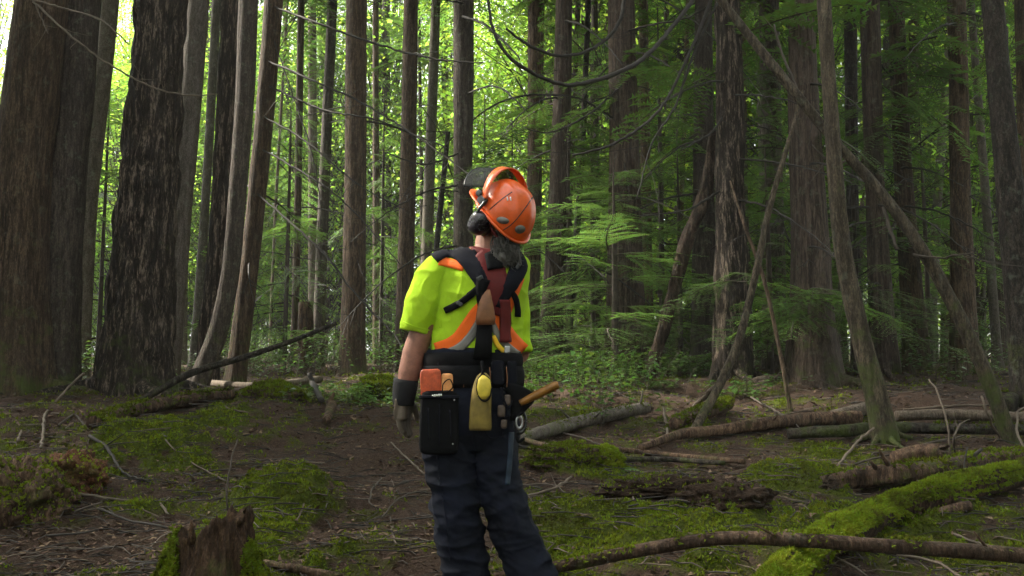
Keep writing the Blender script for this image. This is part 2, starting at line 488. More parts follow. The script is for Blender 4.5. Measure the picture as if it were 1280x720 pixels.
M['snag'] = bark('dark rotten snag wood', (.005, .003, .003), (.038, .024, .016), (.12, .085, .06), 6, 14, 1.0, .5, .1, .06)
M['rotred'] = bark('orange rotten wood', (.02, .009, .005), (.075, .032, .015), (.15, .07, .032), 3, 18, 1.0, .3)

# ------------------------------------------------------------------ the forest floor
def axis(fine, step, lo, hi, grow):
    a = list(np.arange(fine[0], fine[1] + 1e-6, step))
    s = step; x = a[-1]
    while x < hi:
        s *= grow; x += s; a.append(x)
    s = step; x = a[0]; b = []
    while x > lo:
        s *= grow * 1.15; x -= s; b.append(x)
    return np.array(b[::-1] + a)
def build_ground():
    xs = np.concatenate([-axis((0, 3.2), .024, 0, 160, 1.022)[::-1], axis((0, 3.2), .024, 0, 160, 1.022)[1:]])
    ys = axis((4.3, 8.5), .024, -60, 260, 1.02)
    X, Y = np.meshgrid(xs, ys)
    x, y = X.ravel(), Y.ravel()
    mm = moss_mask(x, y)
    z = H(x, y) + micro(x, y, mm)
    V = np.stack([x, y, z], 1)
    nx, ny = len(xs), len(ys)
    i = np.arange(ny - 1)[:, None] * nx; j = np.arange(nx - 1)[None, :]
    F = np.stack([i + j, i + j + 1, i + nx + j + 1, i + nx + j], -1).reshape(-1, 4)
    me = np_mesh('ground', V, F)
    a = me.attributes.new('moss', 'FLOAT', 'POINT')
    a.data.foreach_set('value', mm.astype(np.float32))
    o = link('ground', me, M['ground'])
    tag(o, 'brown forest floor of soil and needles with mossy patches', kind='structure')
    print('ground', len(V))
build_ground()
# ------------------------------------------------------------------ foliage templates
def prism_strip(P, R):
    """A thin three-sided twig as triangles."""
    P = np.asarray(P, float)
    V, F = [], []
    a = np.array([0, 0, 1.0])
    for i, p in enumerate(P):
        t = P[min(i + 1, len(P) - 1)] - P[max(i - 1, 0)]
        t /= np.linalg.norm(t) + 1e-9
        u = np.cross(t, a); n = np.linalg.norm(u)
        u = u / n if n > 1e-3 else np.array([1., 0, 0])
        v = np.cross(t, u)
        for k in range(3):
            g = k * 2.0944
            V.append(p + R[i] * (u * math.cos(g) + v * math.sin(g)))
        if i:
            o = (i - 1) * 3
            for k in range(3):
                k2 = (k + 1) % 3
                F += [(o + k, o + k2, o + 3 + k2), (o + k, o + 3 + k2, o + 3 + k)]
    return np.array(V), np.array(F)
class Bag:
    """Collects triangles with a material index."""
    def __init__(s): s.V, s.F, s.M, s.n = [], [], [], 0
    def add(s, V, F, m=0):
        V = np.asarray(V, float); F = np.asarray(F)
        s.V.append(V); s.F.append(F + s.n); s.M.append(np.full(len(F), m)); s.n += len(V)
    def get(s): return np.vstack(s.V), np.vstack(s.F), np.concatenate(s.M)
    def mesh(s, name, mats, smooth=False):
        V, F, m = s.get()
        me = np_mesh(name, V, F, smooth)
        set_mat_index(me, m)
        for x in mats: me.materials.append(x)
        return me
def leaves_tri(base, d, wdir, L, Wd):
    """One triangle per leaflet."""
    V = np.stack([base - wdir * Wd / 2, base + wdir * Wd / 2, base + d * L], 1).reshape(-1, 3)
    return V, np.arange(len(V)).reshape(-1, 3)
def bough(seed, npos=15, ll=.055, lw=.018, droop=.32, gap=.028, flat=.12, wood=True, spread=.42):
    """A drooping conifer bough of unit length along +X: side sprays with rows of leaflets."""
    r = np.random.default_rng(seed)
    b = Bag()
    ax = lambda t: np.array([t, .06 * math.sin(3 * t + seed), -droop * t * t + .06 * t])
    ts = np.linspace(0, 1, 7)
    if wood: b.add(*prism_strip([ax(t) for t in ts], .009 * (1.15 - ts)), 1)
    base, dd, ww = [], [], []
    for i in range(npos):
        t = .10 + .88 * i / (npos - 1)
        for sgn in (-1, 1):
            if r.random() < .1: continue
            p0 = ax(t)
            ang = math.radians(r.uniform(42, 62)) * sgn
            L = (spread * (1 - t) ** .8 + .07) * r.uniform(.65, 1.1)
            d = np.array([math.cos(ang), math.sin(ang), r.normal(0, .12) - .12])
            n = max(3, int(L / gap))
            for k in range(n):
                s = (k + .5) / n
                p = p0 + d * L * s + np.array([0, 0, -.25 * L * s * s])
                for sg in (-1, 1):
                    a2 = ang + sg * math.radians(r.uniform(45, 70))
                    q = np.array([math.cos(a2), math.sin(a2), r.normal(0, flat) - .1])
                    base.append(p); dd.append(q); ww.append(np.array([d[0], d[1], 0]))
    base, dd, ww = map(np.array, (base, dd, ww))
    L = ll * r.uniform(.7, 1.25, (len(base), 1))
    b.add(*leaves_tri(base, dd, ww, L, lw * 1.4), 0)
    return b
def rotz(a):
    c, s = math.cos(a), math.sin(a)
    return np.array([[c, -s, 0], [s, c, 0], [0, 0, 1]])
def roty(a):
    c, s = math.cos(a), math.sin(a)
    return np.array([[c, 0, s], [0, 1, 0], [-s, 0, c]])
def rotx(a):
    c, s = math.cos(a), math.sin(a)
    return np.array([[1, 0, 0], [0, c, -s], [0, s, c]])
BOUGHS = [bough(k) for k in range(4)]
FINE = [bough(60 + k, npos=17, ll=.036, lw=.0105, gap=.019, droop=.24) for k in range(3)]
COARSE = [bough(10 + k, npos=9, ll=.11, lw=.045, gap=.07, wood=False) for k in range(3)]
def crown_bag(seed, n=64, Hh=12.0, L0=2.6, tpl=BOUGHS, z0=0.0, shape=.75, gappy=.15):
    r = np.random.default_rng(100 + seed)
    b = Bag()
    for i in range(n):
        if r.random() < gappy: continue
        t = (i + r.random()) / n
        L = (L0 * (1 - t) ** shape + .35) * r.uniform(.6, 1.15)
        V, F, m = tpl[r.integers(len(tpl))].get()
        R = rotz(r.uniform(0, 6.283)) @ roty(r.normal(.12 - .35 * t, .14)) @ rotx(r.normal(0, .25))
        b.add((V * L) @ R.T + np.array([0, 0, z0 + t * Hh]), F, 0)
        b.M[-1] = m
    b.add(*prism_strip([(0, 0, z0 - .2), (0, 0, z0 + Hh)], [.05, .01]), 1)
    return b
LM = [M['needle'], M['twig']]
LMD = [M['needle_dark'], M['twig']]
CROWN = [crown_bag(k, 60, 12, 2.7).mesh('crown', LMD) for k in range(4)]
BOUGH_ME = [b.mesh('bough', LMD) for b in BOUGHS]
BOUGH_LT = [b.mesh('bough', LM) for b in FINE]
def dead_branch(seed, twigs=7):
    r = np.random.default_rng(500 + seed)
    b = Bag()
    cu = r.uniform(-.25, .25)
    dr = r.uniform(.15, .55)
    ax = lambda t: np.array([t, cu * t * t, .10 * t - dr * t * t])
    ts = np.linspace(0, 1, 9)
    b.add(*prism_strip([ax(t) for t in ts], .011 * (1.1 - ts)), 0)
    for i in range(twigs):
        t = r.uniform(.2, .95)
        L = r.uniform(.12, .42) * (1.1 - t)
        a = r.choice([-1, 1]) * r.uniform(.5, 1.1)
        d = np.array([math.cos(a), math.sin(a), r.uniform(-.6, .2)])
        p = ax(t)
        u = np.linspace(0, 1, 4)
        b.add(*prism_strip([p + d * L * k + np.array([0, 0, -.3 * L * k * k]) for k in u], .005 * (1.15 - u)), 0)
    return b.mesh('branch', [M['darktwig']], True)
DEAD = [dead_branch(k) for k in range(5)]

def broad_bag(seed, Hh, Wd, ncl, nleaf, size):
    """Broadleaf crown: tiered clusters of small folded leaves with gaps between them."""
    r = np.random.default_rng(900 + seed)
    b = Bag()
    cl = []
    for i in range(ncl):
        t = r.random() ** .8
        a = r.uniform(0, 6.283)
        rad = Wd * (.25 + .75 * math.sin(math.pi * min(1, .15 + .85 * t)) ** .7) * math.sqrt(r.random())
        c = np.array([math.cos(a) * rad, math.sin(a) * rad, Hh * (.06 + .94 * t)])
        cl.append(c)
        zt = max(.1, c[2] - rad * .7)
        b.add(*prism_strip([(0, 0, zt * .8), (c[0] * .5, c[1] * .5, zt + (c[2] - zt) * .6), c], [.02, .012, .004]), 1)
    cl = np.array(cl)
    idx = r.integers(len(cl), size=nleaf)
    P = cl[idx] + r.normal(0, 1, (nleaf, 3)) * np.array([.45, .45, .13]) * (Wd / 2.2)
    yaw = r.uniform(0, 6.283, nleaf)
    tilt = r.normal(-.35, .35, nleaf)
    d = np.stack([np.cos(yaw) * np.cos(tilt), np.sin(yaw) * np.cos(tilt), np.sin(tilt)], 1)
    s = np.stack([-np.sin(yaw), np.cos(yaw), r.normal(0, .3, nleaf)], 1)
    L = size * r.uniform(.6, 1.3, (nleaf, 1))
    V = np.stack([P, P + d * L * .5 + s * L * .34 + [0, 0, .01], P + d * L, P + d * L * .5 - s * L * .34 + [0, 0, .01]], 1).reshape(-1, 3)
    k = np.arange(nleaf) * 4
    F = np.concatenate([np.stack([k, k + 1, k + 2], 1), np.stack([k, k + 2, k + 3], 1)])
    b.add(V, F, 0)
    return b
BM = [M['broad'], M['twig']]
BROAD = [broad_bag(0, 9, 2.8, 130, 9500, .105).mesh('crown', BM), broad_bag(1, 6, 2.4, 100, 7500, .095).mesh('crown', BM),
         broad_bag(2, 12, 3.2, 170, 12000, .11).mesh('crown', BM), broad_bag(3, 3.2, 1.8, 60, 5000, .085).mesh('crown', BM)]

# ------------------------------------------------------------------ trees
def bark_disp(kind, seed):
    def f(TH, S, RR):
        sh = TH.shape
        R0 = float(RR.mean())
        cx, cy = (np.cos(TH) * R0).ravel(), (np.sin(TH) * R0).ravel()
        z = S.ravel()
        if kind == 'fir':
            a = perlin(np.stack([cx * 7.5 + seed, cy * 7.5, z * 1.5], 1)) + .5 * perlin(np.stack([cx * 16, cy * 16 + seed, z * 3.4], 1))
            ridge = 1 - np.abs(a) * 2.0
            plate = perlin(np.stack([cx * 26, cy * 26, z * 11 + seed], 1))
            d = .060 * np.clip(-ridge, -1, .45) + .010 * plate
        elif kind == 'cedar':
            a = perlin(np.stack([cx * 16 + seed, cy * 16, z * .55], 1)) + .5 * perlin(np.stack([cx * 40, cy * 40 + seed, z * 1.4], 1))
            d = .016 * a - .012 * np.exp(-(a / .2) ** 2)
        else:
            a = perlin(np.stack([cx * 14 + seed, cy * 14, z * 1.6], 1)) + .6 * perlin(np.stack([cx * 34, cy * 34 + seed, z * 4.5], 1))
            d = .013 * a - .012 * np.exp(-(a / .16) ** 2) + .012 * perlin(np.stack([cx * 3, cy * 3 + seed, z * .8], 1))
        return (d * min(1.0, R0 / .3)).reshape(sh)
    return f
TREES = {}
def tree(name, label, D, rows, mat, top=24.0, kind=None, nseg=14, step=.35, crown=None, flare=.28, group=None, cat='tree', boughs=0, deads=0,
         zc=None, seed=None, blo=2.5, bhi=8.5, bl=(1.0, 2.0), cs=1.0, lt=False, Dtop=0.0):
    """rows: (pixel row, left edge, right edge) from the top down; the trunk goes on to the ground and up to the crown."""
    seed = seed if seed is not None else len(TREES) * 7 + 3
    r = np.random.default_rng(seed)
    rows = sorted(rows, key=lambda q: -q[0])                # bottom first
    P, R = [], []
    for y, a, b in rows:
        dd = D + Dtop * (rows[0][0] - y) / 500.0
        P.append(at((a + b) / 2, y, dd)); R.append((b - a) / 2 * pxm(dd))
    # down to the ground along the trunk's own line
    d = (P[0] - P[1]).normalized() if len(P) > 1 else Vector((0, 0, -1))
    if d.z > -.4: d = Vector((0, 0, -1))
    p = P[0].copy()
    for _ in range(400):
        if p.z < hz(p.x, p.y): break
        p += d * .03
    base = Vector((p.x, p.y, hz(p.x, p.y)))
    if (p - P[0]).length > .12:
        P.insert(0, base.copy()); R.insert(0, R[0] * 1.04)
    else:
        P[0] = base.copy()
    P.insert(0, base + d * .45); R.insert(0, R[0] * 1.15)
    # up to the full height
    if top and P[-1].z < base.z + top:
        u = (P[-1] - P[-2]).normalized()
        if u.z < .5: u = (u + Vector((0, 0, 1))).normalized()
        u = (u + Vector((0, 0, .6))).normalized()
        left = base.z + top - P[-1].z
        r0 = R[-1]
        for k in (.35, .7, 1.0):
            P.append(P[-1] + u * (left * .35 / u.z)); R.append(max(.02, r0 * (1 - .82 * k)))
    root = empty(name, base, label, cat, group)
    loc = [(q - base) for q in P]
    dsp0 = bark_disp(kind, seed * 1.7) if kind else (lambda TH, S, RR: (.05 * RR.mean() * perlin(np.stack([np.cos(TH).ravel() * 1.5 + seed, np.sin(TH).ravel() * 1.5, S.ravel() * 1.3], 1))).reshape(TH.shape))
    lob = r.uniform(0, 6.283)
    def dsp(TH, S, RR):
        s = np.maximum(S - .45, 0)
        fl = flare * RR * np.exp(-s / (1.6 * float(RR.max()) + .12)) * (1 + .55 * np.cos(5 * TH + lob) + .35 * np.cos(3 * TH + 2 * lob))
        return dsp0(TH, S, RR) + fl
    V, Q, T = tube(loc, R, nseg, step, dsp)
    me = poly_mesh('trunk', V, qt(Q, T))
    tr = link('trunk', me, mat, root)
    if D < 16.5 and cat == 'tree' and nseg >= 18:
        rb = max(R[1], .06)
        a0 = r.uniform(0, 6.283)
        for k in range(int(r.integers(4, 7))):
            a = a0 + k * 6.283 / 5 + r.normal(0, .3); Lr = rb * r.uniform(1.7, 2.9) + .1
            P3 = []
            for t, up in ((.55, .32 * rb + .10), (.95, .16 * rb + .04), (1.5, .03), (2.2, -.03)):
                q = 1 + (t - 1) * Lr / (rb * 1.6) if t > 1 else t
                bx, by = base.x + math.cos(a + .25 * (t - 1)) * rb * q, base.y + math.sin(a + .25 * (t - 1)) * rb * q
                P3.append(Vector((bx, by, hz(bx, by) + up)) - base)
            V3, Q3, T3 = tube(P3, [rb * .34, rb * .26, rb * .17, rb * .07], 9, .07, lambda TH, S, RR: .18 * RR * np.sin(3 * TH + 9 * S))
            link('root', poly_mesh('root', V3, qt(Q3, T3)), mat, root)
    C, _ = resample(loc, R, .3)
    TREES[name + str(len(TREES))] = root
    def point_at(z):
        k = int(np.argmin(np.abs(C[:, 2] - z)))
        return Vector(C[k])
    if crown is not None:
        z = zc if zc is not None else 9.0
        q = point_at(z)
        o = link('crown', CROWN[crown % len(CROWN)] if isinstance(crown, int) else crown, None, root, q)
        k = cs * (top - z + 1.5) / 12.0
        o.scale = (cs * r.uniform(.85, 1.1),) * 2 + (k,)
        o.rotation_euler = (0, 0, r.uniform(0, 6.28))
    for i in range(boughs):
        z = r.uniform(blo, bhi)
        src = BOUGH_LT if lt else BOUGH_ME
        o = link('bough', src[r.integers(len(src))], None, root, point_at(z))
        s = r.uniform(*bl)
        o.scale = (s, s * r.uniform(.8, 1.15), s)
        o.rotation_euler = (r.normal(0, .15), r.normal(.12, .2), r.uniform(0, 6.28))
    for i in range(deads):
        z = r.uniform(1.2, 8.5)
        o = link('branch', DEAD[r.integers(len(DEAD))], None, root, point_at(z))
        s = r.uniform(.7, 1.9)
        o.scale = (s, s, s)
        o.rotation_euler = (r.normal(0, .5), r.normal(.15, .3), r.uniform(0, 6.28))
    return root
def bare_branch(root, pts, mat, twigs=0, seed=0, name='branch', label=None):
    """A dead branch of a tree along pixels at given depths: (px, py, D, width px)."""
    P = [at(a, b, D) for a, b, D, _w in pts]
    R = [w_ * pxm(D) / 2 for _a, _b, D, w_ in pts]
    r = np.random.default_rng(3000 + seed)
    C, rad = resample(P, R, .08)
    C = C + r.normal(0, .004, C.shape)
    b = Bag()
    V, Q, T = tube(C, rad, 6, .3)
    b.add(V, np.vstack([tris_of(Q), T]), 0)
    for i in range(twigs):
        k = r.integers(len(C) // 5, len(C) - 1)
        t = C[min(k + 1, len(C) - 1)] - C[k - 1]; t /= np.linalg.norm(t) + 1e-9
        d = t * r.uniform(.2, .8) + r.normal(0, .5, 3) + np.array([0, 0, -.25])
        L = r.uniform(.15, .75)
        u = np.linspace(0, 1, 5)
        bend = r.normal(0, .12, 3)
        b.add(*prism_strip([C[k] + d * L * q + bend * L * q * q * 2 for q in u], .0045 * (1.2 - u)), 0)
    off = np.array(root.location)
    for v in b.V: v -= off
    o = link(name, b.mesh(name, [mat], True), None, root)
    if label: o['label'] = label
    return o
G_NEAR = None
T = tree
t1 = T('conifer_tree', 'huge brown trunk with a mossy foot cut by the photo edge', 10.3, [(0, 20, 84), (240, -12, 60), (470, -26, 56)], M['brown'], 30, 'brown', 90, .05, 0, .30, zc=11)
t1b = T('conifer_tree', 'thick grey brown trunk pressed against the huge mossy brown one', 10.7, [(0, 76, 126), (240, 50, 106), (470, 44, 96)], M['grey'], 28, 'brown', 80, .05, 1, .14, zc=11)
t1c = T('conifer_tree', 'pale thin trunk peeping out right of the thick grey brown one', 13.0, [(0, 124, 149), (240, 103, 123), (440, 94, 112)], M['pale'], 22, None, 20, .2, 2, .2, zc=9)
t2 = T('fir_tree', 'thick trunk with deep dark furrowed bark left of the smooth grey trunk', 10.8, [(0, 170, 236), (240, 147, 222), (400, 134, 214), (470, 128, 212)], M['fir'], 32, 'fir', 140, .03, 3, .18, zc=11)
t2b = T('conifer_tree', 'smooth grey trunk showing along the right side of the deeply furrowed one', 12.6, [(0, 234, 262), (240, 212, 242), (460, 200, 224)], M['greybark'], 25, 'brown', 36, .1, 0, .2, zc=10)
t3a = T('conifer_tree', 'pale mossy far trunk right of the smooth grey trunk', 20, [(0, 265, 277), (240, 252, 263), (440, 238, 251)], M['pale'], 22, crown=1, boughs=3)
t3b = T('fir_tree', 'dark furrowed trunk behind the trunk that curves at its foot', 12.6, [(0, 276, 303), (240, 264, 291), (440, 247, 276)], M['fir'], 27, 'fir', 64, .06, 2, .2, zc=10)
t3c = T('conifer_tree', 'brown trunk curving to the left at its foot', 11.4, [(0, 298, 323), (120, 294, 318), (240, 286, 308), (340, 277, 299), (410, 262, 286), (455, 246, 270), (485, 236, 258)], M['grey'], 24, 'brown', 36, .08, 3, .25, zc=10)
t3d = T('conifer_tree', 'dark brown leaning trunk that long bare branches spread from', 13, [(0, 330, 354), (240, 310, 333), (440, 287, 311)], M['brown'], 25, 'brown', 34, .1, 0, .2, zc=9, deads=5)
t5 = T('conifer_tree', 'slim light brown trunk between the broken snag and the dark brown trunk', 22, [(0, 409, 422), (240, 398, 412), (440, 390, 405)], M['grey'], 24, crown=1, deads=5, boughs=3)
t6 = T('conifer_tree', 'sturdy dark brown trunk standing alone left of the worker', 15, [(0, 432, 459), (240, 430, 458), (440, 426, 456)], M['brown'], 27, 'brown', 34, .1, 2, .2, zc=9.5, deads=7)
t6c = T('dead_snag', 'short broken brown snag among the slim trunks', 18, [(378, 373, 391), (410, 372, 392), (460, 368, 392)], M['rot'], 0, 'brown', 20, .1, None, .15, cat='snag')
t4 = T('conifer_tree', 'very thin brown trunk left of the broken snag', 20, [(0, 372, 381), (240, 368, 377), (440, 363, 373)], M['brown'], 20, crown=3, deads=4)
t7 = T('conifer_tree', 'straight brown trunk directly behind the worker\'s raised left sleeve', 17, [(0, 504, 523), (240, 499, 520), (440, 493, 514)], M['brown'], 26, 'brown', 28, .12, 1, .18, deads=7)
t8 = T('conifer_tree', 'pale grey slim trunk left of the thin dark leaning pole', 22, [(0, 539, 551), (240, 529, 543), (440, 522, 537)], M['pale'], 24, crown=0, deads=4, boughs=3)
t8b = T('dead_pole', 'thin dark leaning dead pole behind the worker', 18, [(165, 557, 563), (240, 549, 556), (440, 528, 537)], M['dark'], 0, None, 10, .3, None, .1, cat='snag', deads=3)
t9 = T('conifer_tree', 'lichen grey trunk rising behind the earmuff', 16, [(0, 566, 593), (240, 567, 591), (440, 566, 594)], M['grey'], 26, 'brown', 30, .12, 2, .2, deads=8)
t10 = T('conifer_tree', 'brown trunk half hidden by the orange helmet', 18, [(0, 659, 681), (200, 659, 678), (440, 650, 674)], M['brown'], 25, 'brown', 26, .15, 3, .2, deads=10, boughs=8)
t11 = T('conifer_tree', 'sturdy brown trunk just right of the helmet', 15, [(0, 694, 716), (240, 686, 712), (450, 671, 701)], M['cedar'], 26, 'cedar', 34, .1, 0, .22, deads=11, boughs=9)
t12 = T('conifer_tree', 'thin dark leaning trunk between two sturdy brown trunks', 16, [(0, 732, 739), (250, 720, 728), (460, 702, 712)], M['dark'], 20, crown=1, deads=9, boughs=7)
t13 = T('cedar_tree', 'broad fibrous brown trunk in the middle of the right half', 14.5, [(0, 759, 794), (200, 761, 800), (440, 756, 806)], M['cedar'], 28, 'cedar', 54, .08, 2, .25, zc=9.5, deads=10, boughs=9)
t14 = T('conifer_tree', 'slim trunk right beside the broad fibrous brown one', 20, [(0, 798, 810), (240, 801, 814), (440, 803, 818)], M['brown'], 22, crown=3, deads=9, boughs=8)
t15 = T('dead_snag', 'leaning rotten snag with peeling bark', 12.4, [(165, 885, 898), (240, 873, 891), (310, 847, 865), (400, 824, 841), (455, 807, 824)], M['snag'], 0, 'fir', 26, .08, None, .2, cat='snag', deads=2)
t16 = T('conifer_tree', 'grey trunk behind the leaning rotten snag', 15, [(0, 868, 890), (240, 866, 893), (450, 864, 900)], M['grey'], 26, 'brown', 30, .12, 0, .2, deads=9, boughs=9)
t17 = T('fir_tree', 'dark furrowed trunk right of the leaning rotten snag', 12.0, [(0, 893, 926), (240, 893, 932), (440, 894, 938)], M['fir'], 29, 'fir', 80, .05, 1, .2, zc=9.5, boughs=9)
t18 = T('conifer_tree', 'medium grey trunk right of the dark furrowed one', 17, [(0, 948, 974), (240, 951, 979), (440, 955, 984)], M['grey'], 25, 'brown', 28, .12, 2, .2, deads=10, boughs=9)
t19 = T('cedar_tree', 'large grey cedar with a flared foot behind green boughs', 11.8, [(0, 984, 1018), (130, 985, 1024), (300, 989, 1036), (400, 988, 1042), (480, 979, 1056)], M['cedar'], 30, 'cedar', 96, .05, 3, .08, zc=9.5, boughs=7)
t20 = T('mossy_tree', 'curved mossy trunk standing near the fallen logs', 8.1, [(0, 1021, 1039), (150, 1030, 1049), (300, 1041, 1063), (420, 1064, 1088), (500, 1083, 1110), (540, 1089, 1120)], M['mossbark'], 16, 'brown', 40, .06, 0, .12, zc=9, cs=.8, seed=77)
t21 = T('conifer_tree', 'dark mossy slim trunk right of the curved mossy one', 16, [(0, 1054, 1071), (240, 1058, 1073), (440, 1064, 1080)], M['dark'], 24, None, 18, .2, 1, .2, deads=10, boughs=9)
t22 = T('cedar_tree', 'straight brown trunk seen through the gap below the leaning pole', 13.5, [(0, 1074, 1099), (240, 1082, 1106), (450, 1088, 1122)], M['cedar'], 27, 'cedar', 44, .08, 2, .22, zc=9.5, deads=9, boughs=8)
t23 = T('conifer_tree', 'dark brown trunk crossed by the leaning mossy pole', 14.5, [(0, 1110, 1130), (200, 1117, 1139), (440, 1130, 1160)], M['brown'], 26, 'brown', 34, .1, 3, .2, deads=11, boughs=7)
t25 = T('conifer_tree', 'dark trunk right of the leaning mossy pole', 14, [(0, 1184, 1207), (240, 1188, 1213), (450, 1189, 1222)], M['brown'], 27, 'brown', 34, .1, 0, .22, deads=11, boughs=6)
t26 = T('conifer_tree', 'thin pale trunk just left of the near black one', 18, [(0, 1209, 1218), (240, 1226, 1237), (440, 1240, 1252)], M['pale'], 22, None, 14, .3, 1, .2, deads=8, boughs=6)
t27 = T('conifer_tree', 'near black leaning trunk at the right photo edge', 9.5, [(0, 1227, 1254), (240, 1246, 1279), (450, 1264, 1302)], M['dark'], 20, 'brown', 44, .06, 2, .2, zc=9, deads=0)
t28 = T('conifer_tree', 'brown trunk cut off by the right photo edge', 16, [(0, 1268, 1288), (240, 1274, 1294), (440, 1284, 1306)], M['brown'], 24, None, 20, .25, 3, .2, deads=8, boughs=6)

# slim trunks farther back
far_rows = [(232, 24), (345, 28), (391, 30), (470, 26), (484, 34), (527, 30), (724, 27), (745, 22), (752, 33), (826, 24), (838, 30), (852, 21),
            (858, 34), (930, 23), (942, 32), (968, 27), (1046, 24), (1052, 33), (1128, 30), (1142, 24), (1150, 36), (1165, 27), (1172, 22), (1228, 26), (1236, 34), (1252, 22), (1262, 30), (1180, 38),
            (668, 29), (685, 27), (700, 32), (712, 21), (733, 38), (762, 31), (795, 27), (812, 34), (848, 26), (866, 37), (884, 31), (917, 27), (936, 38), (955, 24), (977, 33), (998, 28), (1030, 35), (1066, 29), (1078, 22), (1116, 34), (1136, 38), (1158, 31), (1184, 26), (1196, 33), (1206, 29), (1222, 36), (1244, 27), (1258, 38), (1270, 33), (585, 30), (540, 36), (455, 33), (430, 37), (365, 34), (560, 36), (690, 36), (782, 38), (905, 38), (1012, 36), (1090, 38), (420, 38), (320, 36), (1217, 40), (1275, 26), (870, 28), (1105, 25)]
rr = np.random.default_rng(5)
for k, (px, D) in enumerate(far_rows):
    wd = rr.choice([rr.uniform(.09, .18), rr.uniform(.15, .34)]) / pxm(D)
    lean = rr.normal(0, 9)
    T('slim_tree', 'slim conifer trunk far back among the leaves', D, [(0, px + lean - wd * .42, px + lean + wd * .42), (250, px - wd * .46, px + wd * .46), (430, px - lean * .5 - wd * .5, px - lean * .5 + wd * .5)],
      M[('brown', 'grey', 'pale', 'cedar')[int(rr.integers(4))]], rr.uniform(19, 27), None, 10, .6, int(rr.integers(4)), .15, 'slim trunks far back', boughs=6, blo=4, bl=(1.3, 2.6), deads=3 if px > 300 else 2, zc=rr.uniform(9.5, 12.5), bhi=12.5, lt=True, cs=.5)

# dead branches that read singly against the light
for k, pts in enumerate([
    [(333, 5, 13, 3), (400, 30, 12.4, 3), (470, 55, 12, 3), (540, 73, 11.6, 2.4), (604, 79, 11.3, 1.6)],
    [(325, 72, 13, 3), (390, 100, 12.4, 3), (450, 127, 12, 2.6), (520, 170, 11.6, 2.2), (592, 222, 11.2, 1.6)],
    [(322, 100, 13, 3), (400, 136, 12.5, 2.6), (470, 150, 12, 2.2), (560, 185, 11.6, 1.6)],
    [(318, 140, 13, 2.6), (380, 175, 12.5, 2.4), (450, 232, 12, 2.0), (505, 262, 11.8, 1.5)],
    [(316, 180, 13, 2.8), (395, 226, 12.4, 2.6), (440, 262, 12, 2.2), (500, 330, 11.6, 1.5)],
    [(310, 232, 13, 3), (400, 312, 12.3, 3), (440, 362, 12, 2.6), (502, 428, 11.6, 1.6)],
    [(335, 30, 13, 2), (370, 130, 12.6, 1.8), (392, 200, 12.4, 1.6), (402, 262, 12.2, 1.2)]]):
    bare_branch(t3d, pts, M['darktwig'], 9, k)
for k, pts in enumerate([
    [(42, 2, 10.0, 3.2), (90, 46, 9.7, 3), (130, 76, 9.6, 2.8), (180, 105, 9.5, 2.4), (232, 119, 9.4, 2), (272, 117, 9.3, 1.4)],
    [(40, 0, 10.0, 3), (85, 12, 9.8, 2.6), (126, 25, 9.6, 2.4), (162, 56, 9.5, 1.8)],
    [(44, 5, 10.0, 2), (60, 42, 9.8, 1.2)]]):
    bare_branch(t1, pts, M['palestick'], 3, 20 + k)
for k, pts in enumerate([
    [(905, -60, 12, 7), (850, 22, 11, 6), (800, 76, 10.3, 6), (745, 100, 9.8, 6), (700, 105, 9.4, 5.5), (650, 82, 9.1, 5), (622, 52, 9, 4.5), (611, 10, 9, 4), (613, -30, 9, 3)],
    [(905, -40, 12, 5), (860, 70, 11, 4.4), (822, 140, 10.5, 4), (770, 178, 10.2, 3.6), (716, 195, 10, 2.6)],
    [(908, -20, 12, 4), (870, 60, 11.2, 3.4), (845, 130, 10.8, 3), (815, 180, 10.6, 2.6), (796, 250, 10.5, 1.6)],
    [(908, 140, 12, 3), (890, 165, 11.6, 3), (875, 175, 11.4, 2.4), (850, 188, 11.2, 1.8)],
    [(905, 235, 12, 3), (860, 262, 11.4, 2.6), (800, 270, 11, 1.6)]]):
    bare_branch(t17, pts, M['darktwig'], 12 if k < 3 else 5, 40 + k)
for k, pts in enumerate([
    [(782, -30, 14.5, 6), (775, 25, 13, 5), (745, 58, 12, 4.5), (702, 70, 11.3, 4.2), (665, 58, 11, 4), (632, 36, 10.8, 3)],
    [(778, 40, 14.5, 3), (820, 30, 13.6, 3), (860, 22, 13, 2.4), (890, 4, 12.6, 1.6)],
    [(784, 100, 14.5, 3), (740, 140, 13.4, 2.6), (690, 165, 13, 2.2), (655, 160, 12.7, 1.4)],
    [(770, 150, 14.5, 3), (720, 122, 13.4, 2.6), (660, 118, 12.8, 2)]]):
    bare_branch(t13, pts, M['darktwig'], 10, 60 + k)
for k, pts in enumerate([
    [(585, 5, 16, 3), (540, -4, 15, 2.6), (505, -20, 14.4, 2)], [(575, 20, 16, 3.6), (605, 30, 14.6, 3.4), (640, 62, 13.4, 2.6), (650, 75, 13, 1.8)],
    [(580, 118, 16, 2.6), (620, 108, 15, 2.4), (660, 140, 14.4, 1.6)], [(578, 190, 16, 2.6), (530, 205, 15, 2.2), (480, 190, 14.6, 1.4)]]):
    bare_branch(t9, pts, M['darktwig'], 7, 80 + k)
for k, pts in enumerate([
    [(1112, 92, 14.5, 4), (1130, 60, 14, 3.6), (1170, 45, 13.5, 2.4)], [(1118, 100, 14.5, 3.4), (1100, 80, 14, 3), (1085, 70, 13.6, 1.6)],
    [(1127, 200, 14.5, 3.4), (1165, 168, 14, 2), (1196, 155, 13.6, 1.4)], [(1122, 272, 14.5, 5), (1112, 296, 14, 5), (1121, 312, 13.8, 4)]]):
    bare_branch(t23, pts, M['darktwig'], 4, 90 + k)

